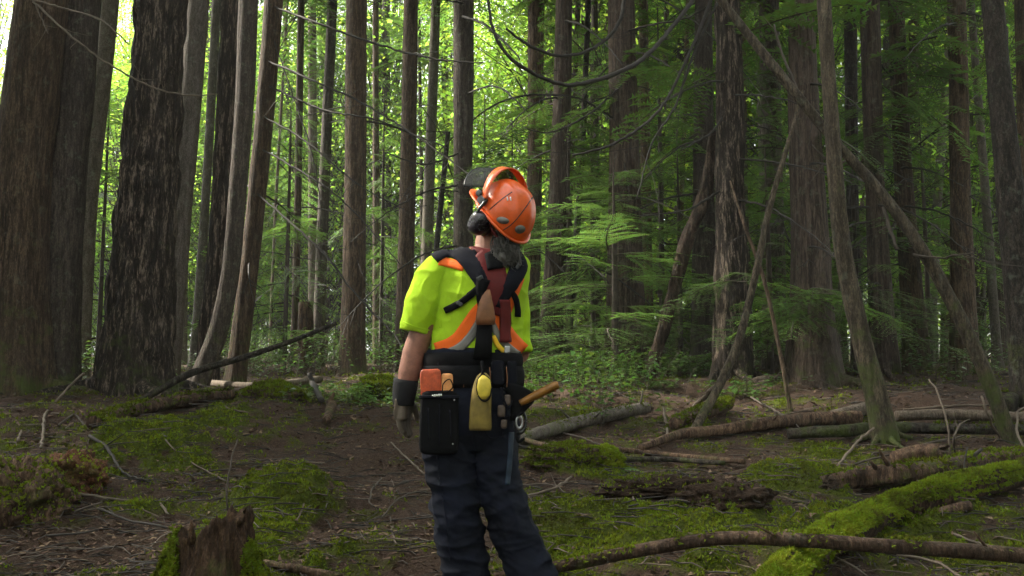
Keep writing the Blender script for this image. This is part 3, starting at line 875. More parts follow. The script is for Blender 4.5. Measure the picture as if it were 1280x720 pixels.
# more drooping bare branches on the trunks of the right half
dr_ = np.random.default_rng(77)
for k in range(40):
    root, tx, D0 = [(t13, 780, 14.5), (t17, 912, 12.0), (t18, 962, 17), (t19, 1008, 11.8), (t23, 1124, 14.5), (t11, 700, 15), (t16, 880, 15), (t22, 1090, 13.5), (t9, 580, 16), (t25, 1198, 14), (t10, 670, 18)][k % 11]
    py = dr_.uniform(-60, 330); sg = dr_.choice([-1, 1]); ln = dr_.uniform(50, 190); dp = dr_.uniform(.25, 1.0)
    pts = [(tx + sg * ln * t, py + dp * ln * t ** 1.7 - 14 * t, D0 - 2.4 * t * dr_.uniform(.7, 1.0), 3.2 * (1 - .7 * t)) for t in (0, .3, .6, .85, 1.0)]
    bare_branch(root, pts, M['darktwig'], 10, 200 + k)
# foliage boughs that hang in front of the trunks, each grown from its own tree
def hang(root, px, py, D, azim, L, lt=True, tilt=.1, roll=0):
    src = BOUGH_LT if lt else BOUGH_ME
    p = at(px, py, D) - root.location
    o = link('bough', src[int(rr.integers(len(src)))], None, root, p)
    o.scale = (L, L * .9, L)
    o.rotation_euler = (roll, tilt, azim)
for k in range(18):
    hang(t19, rr.uniform(985, 1035), rr.uniform(360, 402), 11.3, rr.uniform(-3.1, 0.0), rr.uniform(.8, 1.3), True, rr.uniform(-.02, .22), rr.normal(0, .25))
for root_, xa, xb, ya, yb, dd, n_ in [(t13, 765, 800, 395, 440, 14.0, 6), (t11, 680, 700, 400, 450, 14.6, 9), (t17, 915, 930, 300, 390, 11.6, 4), (t22, 1092, 1112, 330, 420, 13.2, 6), (t23, 1122, 1140, 240, 330, 14.2, 5), (t13, 770, 795, 200, 330, 14.1, 4), (t18, 955, 975, 180, 330, 16.6, 5)]:
    for k in range(n_):
        hang(root_, rr.uniform(xa, xb), rr.uniform(ya, yb), dd, rr.uniform(-3.4, .3), rr.uniform(.9, 1.7), True, rr.uniform(0, .2), rr.normal(0, .25))
# ------------------------------------------------------------------ leaning poles
def pole(name, label, cat, pts, mat, kind='brown', nseg=18, step=.08, extra=None, group=None):
    P = [at(a, b, D) for a, b, D, _w in pts]
    R = [w_ * pxm(D) / 2 for _a, _b, D, w_ in pts]
    base = P[0].copy()
    base.z = min(base.z, hz(base.x, base.y) + .02)
    d = (P[0] - P[1]).normalized()
    P.insert(0, P[0] + d * .25); R.insert(0, R[0] * 1.02)
    if extra: P.append(P[-1] + (P[-1] - P[-2]).normalized() * extra); R.append(R[-1] * .7)
    root = empty(name, base, label, cat, group)
    sd_ = len(label)
    V, Q, T_ = tube([p - base for p in P], R, nseg, step, bark_disp(kind, sd_) if kind else None)
    link('trunk', poly_mesh('trunk', V, qt(Q, T_)), mat, root)
    return root
lp = pole('leaning_pole', 'long mossy pole leaning diagonally across the trunks at right', 'dead trunk',
          [(1266, 562, 8.0, 20), (1241, 490, 8.0, 18.5), (1201, 400, 8.05, 17), (1151, 310, 8.1, 15), (1101, 241, 8.2, 14), (1050, 184, 8.3, 12.5), (1000, 124, 8.4, 13), (950, 62, 8.5, 12), (905, 5, 8.6, 11)], M['mossbark'], None, extra=3.0)
for k, pts in enumerate([[(1105, 258, 8.2, 5), (1114, 290, 8.15, 4.5), (1122, 313, 8.1, 4)], [(1000, 122, 8.4, 4), (975, 60, 8.5, 3), (968, 30, 8.5, 2)],
                         [(1142, 318, 8.1, 3.6), (1170, 322, 8, 2.6), (1215, 316, 7.9, 1.6)], [(1060, 200, 8.3, 4), (1040, 205, 8.2, 3), (1015, 180, 8.2, 2)]]):
    bare_branch(lp, pts, M['twig'], 3, 110 + k)
ls = pole('leaning_sapling', 'thin dark bowed dead stem leaning left of the large cedar', 'dead stem',
          [(846, 575, 8.3, 11), (872, 530, 8.5, 11), (900, 480, 8.7, 11), (925, 420, 8.8, 10), (945, 340, 8.9, 9), (962, 260, 9.0, 8), (985, 180, 9.1, 6)], M['mossbark'], None, 10, .1, .6)
bare_branch(ls, [(904, 470, 8.7, 6), (898, 480, 8.8, 7), (868, 508, 9.3, 6)], M['deadwood'], 1, 118)
sp = pole('leaning_sapling', 'slender brown stem leaning to the right behind the bowed dark one', 'dead stem',
          [(988, 512, 9.6, 6), (975, 440, 9.7, 5), (955, 350, 9.8, 5), (930, 280, 9.9, 4), (922, 255, 10, 3)], M['brown'], None, 10, .1, .3)

# ------------------------------------------------------------------ young hemlocks and leafy trees
SAP = [crown_bag(40 + k, 34, 4.2, 1.25, [FINE[k], FINE[(k + 1) % 3]], .35, .6, .1).mesh('crown', LM) for k in range(3)]
def sapling(px, D, h, label, group=None, k=0, wide=1.0):
    d = ray(px, 480); x = d.x / d.y * D
    b = Vector((x, D, hz(x, D)))
    root = empty('hemlock_sapling', b, label, 'sapling', group)
    V, Q, T_ = tube([(0, 0, -.2), (0.02, 0, h * .5), (0, .03, h)], [.032, .022, .006], 7, .4)
    link('stem', poly_mesh('stem', V, qt(Q, T_)), M['twig'], root)
    o = link('crown', SAP[k % 3], None, root, (0, 0, .1))
    o.scale = (wide, wide, h / 4.6)
    o.rotation_euler = (0, 0, rr.uniform(0, 6.28))
    return root
SAPS = [(712, 14.8, 4.0, 1.3, 'right of the helmet in front of a sturdy brown trunk'), (690, 17, 5.5, 1.2, 'behind the sturdy brown trunk right of the helmet'), (742, 18, 6.0, 1.3, 'left of the broad fibrous trunk'),
        (770, 12.8, 2.8, 1.2, 'in front of the broad fibrous trunk'), (830, 16.5, 6.5, 1.4, 'behind the leaning rotten snag'), (852, 15.5, 4.0, .9, 'against the grey trunk by the rotten snag'),
        (938, 15, 5.5, 1.3, 'just right of the dark furrowed trunk'), (965, 13, 3.2, 1.1, 'left of the large grey cedar'), (1075, 15.2, 4.4, 1.2, 'behind the curved mossy trunk'), (1098, 18, 5.6, 1.2, 'behind the straight brown cedar trunk'),
        (1165, 17, 5.0, 1.1, 'below the leaning mossy pole'), (1050, 19, 7, 1.4, 'tall one behind the large grey cedar'), (640, 19, 5.0, 1.2, 'directly behind the helmet'), (605, 22, 6.5, 1.3, 'behind the earmuff and lichen grey trunk'),
        (900, 20, 7.5, 1.5, 'tall one behind the dark furrowed trunk'), (805, 22, 7.5, 1.5, 'tall one right of the broad fibrous trunk'), (715, 23, 8, 1.5, 'tall one between helmet and broad fibrous trunk'), (355, 16.5, 4.6, 1.0, 'right of the leaning trunk with bare branches'),
        (120, 17, 5, 1.2, 'between the huge trunk and the furrowed one'), (475, 20, 6, 1.1, 'between the lone dark trunk and the worker'), (1210, 20, 6, 1.3, 'near the right photo edge among thin trunks'), (1015, 22, 8, 1.4, 'tall one far behind the cedar'), (1135, 23, 8, 1.5, 'tall one behind the leaning mossy pole')]
for k, (px, D, h, wd, where) in enumerate(SAPS):
    sapling(px, D, h, 'young feathery hemlock ' + where, 'young hemlocks between the trunks', k, wd)
def leafy(px, D, k, sc, name='broadleaf_tree'):
    d = ray(px, 480); x = d.x / d.y * D
    b = Vector((x, D, hz(x, D)))
    root = empty(name, b, 'leafy tree glowing yellow green beyond the trunks' if D < 45 else 'leafy tree in the light far beyond the trunks', 'tree',
                 'leafy trees glowing beyond the trunks' if D < 45 else 'leafy trees far beyond the trunks')
    o = link('crown', BROAD[k], None, root)
    o.scale = (sc, sc, sc * rr.uniform(.9, 1.2)); o.rotation_euler = (0, 0, rr.uniform(0, 6.28))
    V, Q, T_ = tube([(0, 0, -.3), (.1, 0, 2.0 * sc), (0, .1, 5.0 * sc if k != 3 else 2)], [.09 * sc, .07 * sc, .02], 7, .6)
    link('trunk', poly_mesh('trunk', V, qt(Q, T_)), M['brown'], root)
for i in range(104):
    px = rr.uniform(-140, 640) if i < 62 else rr.uniform(600, 1420)
    D = rr.uniform(33, 44) if i < 62 else rr.uniform(24, 41)
    if 596 < px < 668: px += 90
    leafy(px, D, int(rr.choice([0, 1, 2, 2, 2, 3])), rr.uniform(.95, 1.5))
for i in range(34):
    px = -120 + 1520 * (i + rr.random()) / 34
    leafy(px, rr.uniform(46, 62), int(rr.choice([0, 1, 2])), rr.uniform(1.0, 1.35))

# the wood goes on to the left of the picture: unseen trees added to shade the clearing
r3 = np.random.default_rng(15)
for i in range(38):
    for _ in range(50):
        x, y = -r3.uniform(6, 36), r3.uniform(-6, 24)
        if 640 + x / max(y, .5) * 1200 < -90 and math.hypot(x, y) > 6: break
    b0 = Vector((x, y, hz(x, y)))
    root = empty('conifer_tree', b0, 'unseen tall conifer added beyond the left edge to shade the clearing', 'tree', 'conifers beyond the left edge')
    hh = r3.uniform(20, 28)
    V, Q, T_ = tube([(0, 0, -.4), (0, 0, hh * .4), (.2, 0, hh)], [.3, .22, .03], 12, .8)
    link('trunk', poly_mesh('trunk', V, qt(Q, T_)), M['brown'], root)
    o = link('crown', CROWN[i % 4], None, root, (0, 0, 6.5)); o.scale = (1.25, 1.25, (hh - 6) / 12); o.rotation_euler = (0, 0, r3.uniform(0, 6.28))

# and behind the camera and to its right: unseen, added to block sky light
r3 = np.random.default_rng(16)
for i in range(70):
    for _ in range(60):
        a, d = r3.uniform(.75, 5.0), r3.uniform(5, 42)
        x, y = d * math.sin(a), d * math.cos(a)
        if (y < -5 or (abs(x) - 4.5) > .62 * max(y, 0)) and not (x < 0 and y > -6) and math.hypot(x, y) > 7: break
    b0 = Vector((x, y, hz(x, y)))
    root = empty('conifer_tree', b0, 'unseen tall conifer added behind the viewer to block sky light', 'tree', 'conifers behind the viewer')
    hh = r3.uniform(20, 28)
    V, Q, T_ = tube([(0, 0, -.4), (0, 0, hh * .4), (.2, 0, hh)], [.3, .22, .03], 12, .8)
    link('trunk', poly_mesh('trunk', V, qt(Q, T_)), M['brown'], root)
    o = link('crown', CROWN[i % 4], None, root, (0, 0, 4.0)); o.scale = (1.2, 1.2, (hh - 3.5) / 12); o.rotation_euler = (0, 0, r3.uniform(0, 6.28))

# ------------------------------------------------------------------ the far wood, one mass
def far_forest():
    b = Bag()
    for i in range(200):
        a = -math.pi + 2 * math.pi * (i + rr.random()) / 200
        D = rr.uniform(78, 105)
        x, y = D * math.sin(a), D * math.cos(a)
        h = rr.uniform(24, 40) if abs(a) > .04 else 31
        cb = crown_bag(200 + i, 44, h, h * (.15 if abs(a) < 1.3 else .2), COARSE, 1.0, .6, .05)
        V, F, m = cb.get()
        b.add(V + np.array([x, y, hz(x, y)]), F, 0); b.M[-1] = m
    o = link('far_forest', b.mesh('far_forest', LM))
    tag(o, 'distant green forest closing the view behind the trunks', kind='stuff')
far_forest()

# ------------------------------------------------------------------ moss, litter, low leaves
def scatter(n, dlo, dhi, lim=.85):
    """Points on the floor, as many per patch of picture near as far."""
    u = RNG.uniform(-lim, lim, n)
    y = dlo * (dhi / dlo) ** RNG.random(n)
    return u * y, y
def sprigs(P, N, L, per=3, spread=.75, wd=.28):
    n = len(P)
    P = np.repeat(P, per, 0); N = np.repeat(N, per, 0)
    L = (np.repeat(L, per) * RNG.uniform(.55, 1.3, n * per))[:, None]
    d = N + RNG.normal(0, spread, (n * per, 3)); d /= np.linalg.norm(d, axis=1)[:, None]
    s = np.cross(d, RNG.normal(0, 1, (n * per, 3))); s /= np.linalg.norm(s, axis=1)[:, None]
    return leaves_tri(P - d * L * .15, d, s, L, L * wd * 2)
def moss_floor():
    x, y = scatter(560000, 3.6, 16)
    mm = moss_mask(x, y)
    keep = RNG.random(len(x)) < np.clip(mm * 1.1, 0, 1) ** 1.6 * (.35 + .65 * np.clip(.5 + 1.3 * perlin(n3(x * 9, y * 9, 3.)), 0, 1))
    x, y, mm = x[keep], y[keep], mm[keep]
    z = H(x, y) + micro(x, y, mm)
    L = .009 + .0023 * y
    V, F = sprigs(np.stack([x, y, z], 1), np.tile([0, 0, 1.0], (len(x), 1)), L, 3)
    o = link('moss', np_mesh('moss', V, F, False), M['moss'])
    tag(o, 'green cushions of moss spread over the forest floor', kind='stuff')
    print('moss', len(F))
moss_floor()
def litter():
    x, y = scatter(84000, 3.4, 17)
    mm = moss_mask(x, y)
    keep = RNG.random(len(x)) < (1.0 - .8 * mm) * np.clip(.45 + .9 * fbm(n3(x * 1.6, y * 1.6, 8.), 3), .05, 1)
    x, y, mm = x[keep], y[keep], mm[keep]
    z = H(x, y) + micro(x, y, mm) + .006
    n = len(x)
    a = RNG.uniform(0, 6.283, n)
    d = np.stack([np.cos(a), np.sin(a), RNG.normal(.05, .25, n)], 1)
    s = np.stack([-np.sin(a), np.cos(a), RNG.normal(0, .35, n)], 1)
    L = ((.012 + .0028 * y) * RNG.uniform(.5, 1.7, n))[:, None]
    V, F = leaves_tri(np.stack([x, y, z], 1), d, s, L, L * .5)
    o = link('leaf_litter', np_mesh('leaf_litter', V, F, False), M['litter'])
    tag(o, 'brown needles and crumbled leaves littering the soil', kind='stuff')
    b = Bag()
    x, y = scatter(9000, 3.6, 17)
    z = H(x, y) + micro(x, y) + .008
    for i in range(len(x)):
        a = RNG.uniform(0, 6.283); L = RNG.uniform(.06, .34) * (.7 + .05 * y[i])
        bend = RNG.normal(0, .12); tl = RNG.normal(.03, .10)
        P = []
        for t in (-.5, 0, .5):
            qx, qy = x[i] + math.cos(a + bend * t * 3) * L * t, y[i] + math.sin(a + bend * t * 3) * L * t
            P.append((qx, qy, z[i] + L * t * tl + (.01 if t == 0 else 0)))
        r0 = RNG.uniform(.002, .0055) * (.7 + .05 * y[i])
        b.add(*prism_strip(P, [r0, r0 * .9, r0 * .5]), int(RNG.choice([0, 0, 0, 1, 1, 1, 1, 2])))
    o = link('fallen_twigs', b.mesh('fallen_twigs', [M['twig'], M['darktwig'], M['palestick']], True))
    tag(o, 'small fallen twigs littering the soil', kind='stuff')
litter()
def leaf_patch(name, label, patches, mat, size):
    """Low leafy undergrowth: upright stems with oval leaves."""
    b = Bag()
    for px, py, rx, ry, n, hh in patches:
        g = ground(px, py); D = g.y
        g2 = ground(px, py - ry)
        cx, cy, ax_, ay = g.x, g.y, rx * pxm(D), max(.3, g2.y - g.y)
        for i in range(n):
            x = cx + RNG.normal(0, .5) * ax_; y = cy + RNG.normal(0, .5) * ay
            h = hh * RNG.uniform(.4, 1.1)
            z = hz(x, y)
            lx, ly = RNG.normal(0, .25 * h, 2)
            b.add(*prism_strip([(x, y, z - .02), (x + lx * .5, y + ly * .5, z + h * .6), (x + lx, y + ly, z + h)], [.004, .003, .002]), 1)
            k = int(RNG.integers(4, 8))
            for j in range(k):
                t = .35 + .65 * (j + .5) / k
                p = np.array([x + lx * t, y + ly * t, z + h * t])
                a = RNG.uniform(0, 6.283); tl = RNG.uniform(-.5, .25)
                d = np.array([math.cos(a) * math.cos(tl), math.sin(a) * math.cos(tl), math.sin(tl)])
                s = np.array([-math.sin(a), math.cos(a), RNG.normal(0, .2)])
                L = size * RNG.uniform(.6, 1.25)
                V = [p, p + d * L * .45 + s * L * .3 + [0, 0, .012], p + d * L, p + d * L * .45 - s * L * .3 + [0, 0, .012]]
                b.add(V, [(0, 1, 2), (0, 2, 3)], 0)
    o = link(name, b.mesh(name, [mat, M['twig']]))
    tag(o, label, kind='stuff')
leaf_patch('undergrowth', 'low glossy leaved undergrowth behind the fallen logs',
           [(740, 486, 70, 8, 120, .42), (790, 480, 60, 8, 100, .46), (690, 480, 40, 8, 60, .4), (870, 474, 50, 5, 50, .4), (655, 500, 30, 8, 24, .22), (440, 505, 50, 10, 60, .22), (500, 510, 40, 12, 40, .25), (850, 470, 60, 6, 50, .5),
            (640, 470, 60, 6, 60, .6), (1250, 470, 50, 6, 50, .6), (1140, 468, 60, 5, 50, .6), (560, 468, 90, 5, 80, .6), (380, 466, 90, 5, 80, .6), (330, 470, 60, 6, 40, .4), (930, 500, 60, 8, 24, .25), (110, 480, 40, 6, 30, .5)],
           M['salal'], .085)
leaf_patch('ground_cover', 'bright small leaved ground cover along the far edge of the floor',
           [(500, 460, 180, 3, 380, .9), (350, 460, 120, 3, 300, .9), (800, 460, 200, 3, 200, .9), (1150, 460, 160, 3, 160, .9)], M['fern'], .07)
def fern(px, py, n, L, label):
    g = ground(px, py)
    b = Bag()
    for i in range(n):
        a = RNG.uniform(0, 6.283); l = L * RNG.uniform(.7, 1.1)
        P = [np.array([math.cos(a) * l * t * .9, math.sin(a) * l * t * .9, l * (.75 * t - .75 * t * t) + .02]) for t in np.linspace(0, 1, 12)]
        b.add(*prism_strip(P, .003 * (1.2 - np.linspace(0, 1, 12))), 0)
        for k in range(1, 12):
            t = k / 11
            for sg in (-1, 1):
                s = np.array([-math.sin(a) * sg, math.cos(a) * sg, -.15]) + np.array([math.cos(a), math.sin(a), 0]) * .25
                fw = np.array([math.cos(a), math.sin(a), 0])
                b.add(*leaves_tri(P[k][None], s[None], fw[None], l * .26 * (1 - t) ** .6 + .01, l * .07), 0)
    o = link('fern', b.mesh('fern', [M['fern']]), None, None, g)
    tag(o, label, 'fern')
fern(765, 600, 7, .30, 'small fern at the foot of the round moss cushion')
fern(565, 470, 8, .5, 'bright fern behind the worker\'s elbow')
fern(812, 488, 9, .5, 'fern at the foot of the leaning rotten snag')
fern(690, 470, 8, .55, 'fern behind the pale fallen log')
# ------------------------------------------------------------------ logs, sticks, stumps
def lie(px, py, w_):
    """Centre of a round thing of that pixel width that lies on the floor and is seen at the pixel."""
    D = ground_top(px, py + w_ * .42)
    return at(px, py, D), D
def floor_path(pts):
    P, R = [], []
    for q in pts:
        px, py, w_ = q[0], q[1], q[2]
        if len(q) > 3 and q[3]:
            D = q[3]; p = at(px, py, D)
        else:
            p, D = lie(px, py, w_)
        P.append(p); R.append(max(.0025, w_ * pxm(D) / 2))
    return P, R
def add_moss(root, V, Q, off, n, L, thr=.1, bias=0.0, seed=0, nz=.05, hang=.0, name='moss'):
    tri = tris_of(Q)
    a, b, c = V[tri[:, 0]], V[tri[:, 1]], V[tri[:, 2]]
    N = np.cross(b - a, c - a); A = np.linalg.norm(N, axis=1) + 1e-12; N = N / A[:, None]
    r = np.random.default_rng(seed)
    k = r.choice(len(tri), n, p=A / A.sum())
    u, v = r.random(n), r.random(n)
    sw = u + v > 1; u[sw], v[sw] = 1 - u[sw], 1 - v[sw]
    P = a[k] + (b - a)[k] * u[:, None] + (c - a)[k] * v[:, None]
    Nk = N[k]
    noise = fbm(P * 3.0 + seed, 3)
    keep = (Nk[:, 2] > nz + r.normal(0, .12, n)) & (noise * .7 + bias + Nk[:, 2] * .3 + r.normal(0, .22, n) > thr)
    P, Nk = P[keep], Nk[keep]
    Nk = Nk * .9 + np.array([0, 0, -hang])
    puff = .012 * (1 + fbm(P * 9, 2))[:, None]
    SV, SF = sprigs(P + Nk * puff, Nk, np.full(len(P), L), 3)
    o = link(name, np_mesh(name, SV, SF, False), M['moss'], root)
    tag(o, kind='stuff')
    return o
def log(label, pts, mat, name='fallen_log', cat='log', nseg=20, step=.06, kind='brown', moss=0, mossL=.03, mbias=0.0, ends=(), group=None, knots=0, hang=0.0, rough=0.0):
    P, R = floor_path(pts)
    base = P[0].copy(); base.z = hz(base.x, base.y)
    root = empty(name, base, label, cat, group)
    sd_ = len(label) * 3.1
    f0 = bark_disp(kind, sd_)
    def dsp(TH, S, RR):
        d = f0(TH, S, RR)
        if rough:
            d = d + rough * RR * fbm(np.stack([np.cos(TH).ravel() * 1.3, np.sin(TH).ravel() * 1.3 + sd_, S.ravel() * 2.2], 1), 3).reshape(TH.shape)
        return d
    V, Q, T_ = tube([p - base for p in P], R, nseg, step, dsp)
    o = link('bark', poly_mesh('bark', V, qt(Q, T_)), mat, root)
    r = np.random.default_rng(int(sd_))
    for e in ends:
        c = (P[0] if e == 0 else P[-1]) - base
        t = ((P[0] - P[1]) if e == 0 else (P[-1] - P[-2])).normalized()
        rad = R[0] if e == 0 else R[-1]
        b = Bag()
        u = t.orthogonal().normalized(); v = t.cross(u)
        n = 22
        ring = [c + t * (.005 + .06 * r.random() ** 2) + (u * math.cos(k * 6.283 / n) + v * math.sin(k * 6.283 / n)) * rad * .9 for k in range(n)]
        mid = [c + t * (-.01 + .07 * r.random() ** 2) + (u * math.cos(k * 6.283 / n) + v * math.sin(k * 6.283 / n)) * rad * .45 for k in range(n)]
        back = [c - t * .02 + (u * math.cos(k * 6.283 / n) + v * math.sin(k * 6.283 / n)) * rad * .88 for k in range(n)]
        VV = [tuple(x) for x in back + ring + mid] + [tuple(c + t * .02)]
        FF = []
        for k in range(n):
            k2 = (k + 1) % n
            FF += [(k, k2, n + k2, n + k), (n + k, n + k2, 2 * n + k2, 2 * n + k), (2 * n + k, 2 * n + k2, 3 * n)]
        link('end_grain', poly_mesh('end_grain', VV, FF, False), M['endwood'], root)
    for k in range(knots):
        i = r.integers(1, len(P) - 1) if len(P) > 2 else 0
        t = r.random()
        c = P[i] * (1 - t) + P[min(i + 1, len(P) - 1)] * t - base
        d = Vector((r.normal(0, 1), r.normal(-.5, .5), r.uniform(.2, 1))).normalized()
        VV, QQ, TT = tube([c, c + d * (R[i] + .03), c + d * (R[i] + r.uniform(.05, .16))], [R[i] * .28, R[i] * .2, R[i] * .1], 7, .05)
        link('branch_stub', poly_mesh('branch_stub', VV, qt(QQ, TT)), mat, root)
    if moss:
        add_moss(root, V, Q, base, moss, mossL, .1, mbias, int(sd_), hang=hang)
    return root
M['endwood'] = bark('splintered end wood', (.012, .008, .005), (.060, .040, .026), (.15, .105, .072), 1, 34, 1.0)

log('mossy log slanting from the lower edge up to the right photo edge', [(935, 778, 56), (985, 722, 48), (1040, 672, 43), (1110, 640, 38), (1180, 616, 35), (1250, 598, 32), (1310, 586, 30)], M['rot'], nseg=30, step=.04,
    moss=42000, mossL=.020, mbias=.42, hang=.35, rough=.22, name='mossy_log')
log('long bare pole lying across the bottom right corner', [(610, 724, 13, 4.5), (700, 708, 15, 4.5), (800, 688, 16, 4.45), (900, 673, 17, 4.35), (1000, 675, 17, 4.25), (1100, 682, 18, 4.25), (1200, 688, 19, 4.3), (1310, 697, 19, 4.35)], M['rot'], 'fallen_pole', 'pole', 18, .05,
    moss=3500, mossL=.02, mbias=-.25, knots=2)
log('peeling brown log with a broken pale end below the curved mossy trunk', [(1038, 604, 24), (1080, 597, 28), (1130, 592, 29), (1190, 583, 25), (1240, 574, 20), (1310, 566, 18)], M['rot'], 'broken_log', 'log', 24, .05, 'fir',
    moss=2600, mossL=.026, mbias=-.1, ends=(0,), knots=2, rough=.2)
log('short hollow log end lying behind the peeling brown log', [(1118, 574, 20), (1150, 566, 22), (1176, 566, 22)], M['rot'], 'broken_log', 'log', 20, .05, ends=(1,), rough=.15)
log('pale lichen spotted log pointing away right of the worker', [(640, 552, 16), (700, 534, 17), (760, 519, 16), (808, 510, 15)], M['greybark'], 'fallen_log', 'log', 22, .05, ends=(1,), knots=3, moss=1800, mossL=.02, mbias=-.15, rough=.12)
log('thin crooked reddish log reaching left from the curved mossy trunk', [(800, 560, 8), (850, 543, 12), (905, 537, 14), (960, 529, 15), (1020, 524, 17), (1075, 522, 17)], M['rot'], 'fallen_log', 'log', 16, .05, knots=2, rough=.15)
log('pale stripped log stub behind the curved mossy trunk', [(1040, 521, 16), (1070, 514, 17), (1100, 505, 15)], M['deadwood'], 'broken_log', 'log', 16, .05, ends=(0,))
log('dark log lying behind the curved mossy trunk, lowest of the pile', [(985, 543, 15), (1060, 538, 17), (1130, 535, 16), (1200, 536, 15), (1300, 538, 15)], M['dark'], 'fallen_log', 'log', 18, .07, 'fir', moss=900, mossL=.03, mbias=-.3, rough=.1)
log('grey log topmost of the pile behind the leaning mossy pole', [(1120, 520, 13), (1180, 518, 14), (1240, 520, 14), (1310, 524, 14)], M['deadwood'], 'fallen_log', 'log', 16, .07)
log('straight thin dark log lying flat left of the bowed stem foot', [(650, 548, 6), (700, 560, 7), (770, 562, 7), (850, 570, 7), (930, 577, 7)], M['rot'], 'fallen_pole', 'pole', 12, .06)
log('thin dark pole on the soil behind the round moss cushion', [(765, 575, 6), (830, 574, 7), (905, 579, 6)], M['dark'], 'fallen_pole', 'pole', 12, .06)
log('mossy rotten log under the forest edge right of the fern', [(842, 530, 16), (880, 516, 18), (910, 505, 16)], M['rot'], 'mossy_log', 'log', 16, .06, moss=1600, mossL=.03, mbias=.2)
log('mossy low log in front of the furrowed trunk', [(115, 528, 16), (170, 512, 18), (235, 500, 16), (290, 492, 12)], M['rot'], 'mossy_log', 'log', 16, .07, moss=1800, mossL=.03, mbias=.1, rough=.2)
log('dark thin log end lying right of the mossy slanting log', [(1165, 645, 13), (1190, 637, 14), (1212, 632, 13)], M['rot'], 'broken_log', 'log', 14, .05, ends=(0,))
log('old grey log lying along the far edge left of the worker', [(250, 478, 9), (320, 482, 9), (400, 474, 8)], M['deadwood'], 'fallen_log', 'log', 12, .08)
log('dark log at the right edge between leaning pole and photo edge', [(1255, 508, 22), (1285, 490, 26), (1320, 480, 26)], M['dark'], 'fallen_log', 'log', 16, .08, 'fir', rough=.2)
pole('fallen_branch', 'long black branch rising to the right from the furrowed trunk', 'branch',
     [(188, 494, 9.6, 8), (240, 466, 9.8, 9), (300, 448, 9.9, 8), (360, 428, 10, 6), (421, 404, 10.1, 5)], M['dark'], None, 10, .1)

def stick(label, pts, mat, name='fallen_stick', cat='stick', twigs=0, group=None):
    P, R = floor_path(pts)
    R = [r_ * (.72 if r_ < .02 else 1) for r_ in R]
    for p, r_ in zip(P, R): p.z = max(p.z, hz(p.x, p.y) + r_)
    base = P[0].copy()
    o = empty(name, base, label, cat, group) if False else None
    r = np.random.default_rng(len(label) * 13)
    C, rad = resample([p - base for p in P], R, .06)
    C = C + r.normal(0, .003, C.shape)
    b = Bag()
    V, Q, T_ = tube(C, rad, 7, .2)
    b.add(V, np.vstack([tris_of(Q), T_]))
    for i in range(twigs):
        k = r.integers(2, len(C) - 1)
        t = C[k] - C[k - 1]; t /= np.linalg.norm(t) + 1e-9
        d = t * .7 + r.normal(0, .45, 3); d[2] = abs(d[2]) * .6
        L = r.uniform(.08, .3); u = np.linspace(0, 1, 4)
        b.add(*prism_strip([C[k] + d * L * q for q in u], rad[k] * .5 * (1.2 - u)))
    o = link(name, b.mesh(name, [mat], True), None, None, base)
    return tag(o, label, cat, group)
S = stick
S('thin pale stick arching down from the black branch to the soil', [(192, 495, 2.6), (193, 515, 2.6), (204, 545, 2.6), (230, 572, 2.6), (262, 590, 2.6), (282, 601, 2.4)], M['palestick'])
S('forked pale branch leaning on the huge mossy trunk', [(22, 552, 5), (38, 528, 5, 8.9), (62, 508, 5, 9.2), (85, 485, 4, 9.4), (104, 466, 3.4, 9.5)], M['palestick'], 'fallen_branch', 'branch', 3)
S('crooked pale stick standing beside the forked branch', [(52, 560, 5), (56, 535, 5, 8.4), (70, 516, 4, 8.6), (76, 505, 3, 8.7)], M['palestick'])
S('bent grey stick over the dark hollow at left', [(72, 532, 4), (92, 540, 4, 8.5), (106, 556, 4, 8.1), (111, 590, 3.6, 7.2), (110, 602, 3)], M['twig'], 'fallen_branch', 'branch', 1)
S('crooked dark root arching over the hollow at left', [(112, 545, 6), (132, 558, 6), (146, 580, 5), (160, 594, 4), (180, 600, 3)], M['darktwig'], 'root', 'root', 1)
S('light stick lying flat in front of the hollow', [(94, 616, 5), (130, 622, 5), (174, 627, 4)], M['palestick'])
S('short light stick right below the flat one at left', [(92, 640, 4), (112, 634, 4), (128, 628, 3)], M['twig'])
S('dark stick lying across the moss left of the stump', [(122, 636, 4), (160, 650, 4), (208, 659, 4)], M['darktwig'])
S('short dark stick on the mossy soil at far left', [(60, 670, 4), (90, 667, 4), (122, 664, 3)], M['darktwig'])
S('small pale curved chip of wood near the stump', [(201, 629, 4), (206, 637, 5), (211, 643, 3)], M['palestick'])
S('thin straight bare stem standing up from the stump', [(284, 640, 4, 5.0), (284, 610, 3.4, 5.0), (290, 570, 2.6, 5.05), (297, 550, 2, 5.1)], M['twig'])
S('pale crooked stick on the soil behind the mossy bank', [(270, 495, 3), (284, 510, 3), (310, 516, 3)], M['palestick'])
S('thin white stick leaning on the moss mound left of the worker', [(410, 603, 2.6, 6.2), (395, 625, 2.8, 6.0), (370, 652, 2.8)], M['palestick'])
S('small white stick standing in soil near the worker\'s boots', [(486, 658, 3, 5.6), (488, 668, 3.4, 5.55), (495, 680, 3)], M['palestick'])
S('curved twig lying in the bare soil left of the worker', [(477, 598, 2.6), (465, 612, 3), (462, 628, 3), (470, 634, 2.4)], M['twig'])
S('thin twig arching over the bare soil before the worker', [(478, 648, 2.6), (490, 630, 3), (510, 618, 3), (532, 614, 2.4)], M['twig'])
S('pale slender stick beside the worker\'s gloved hand', [(488, 553, 3), (508, 572, 3.2), (530, 592, 3)], M['palestick'])
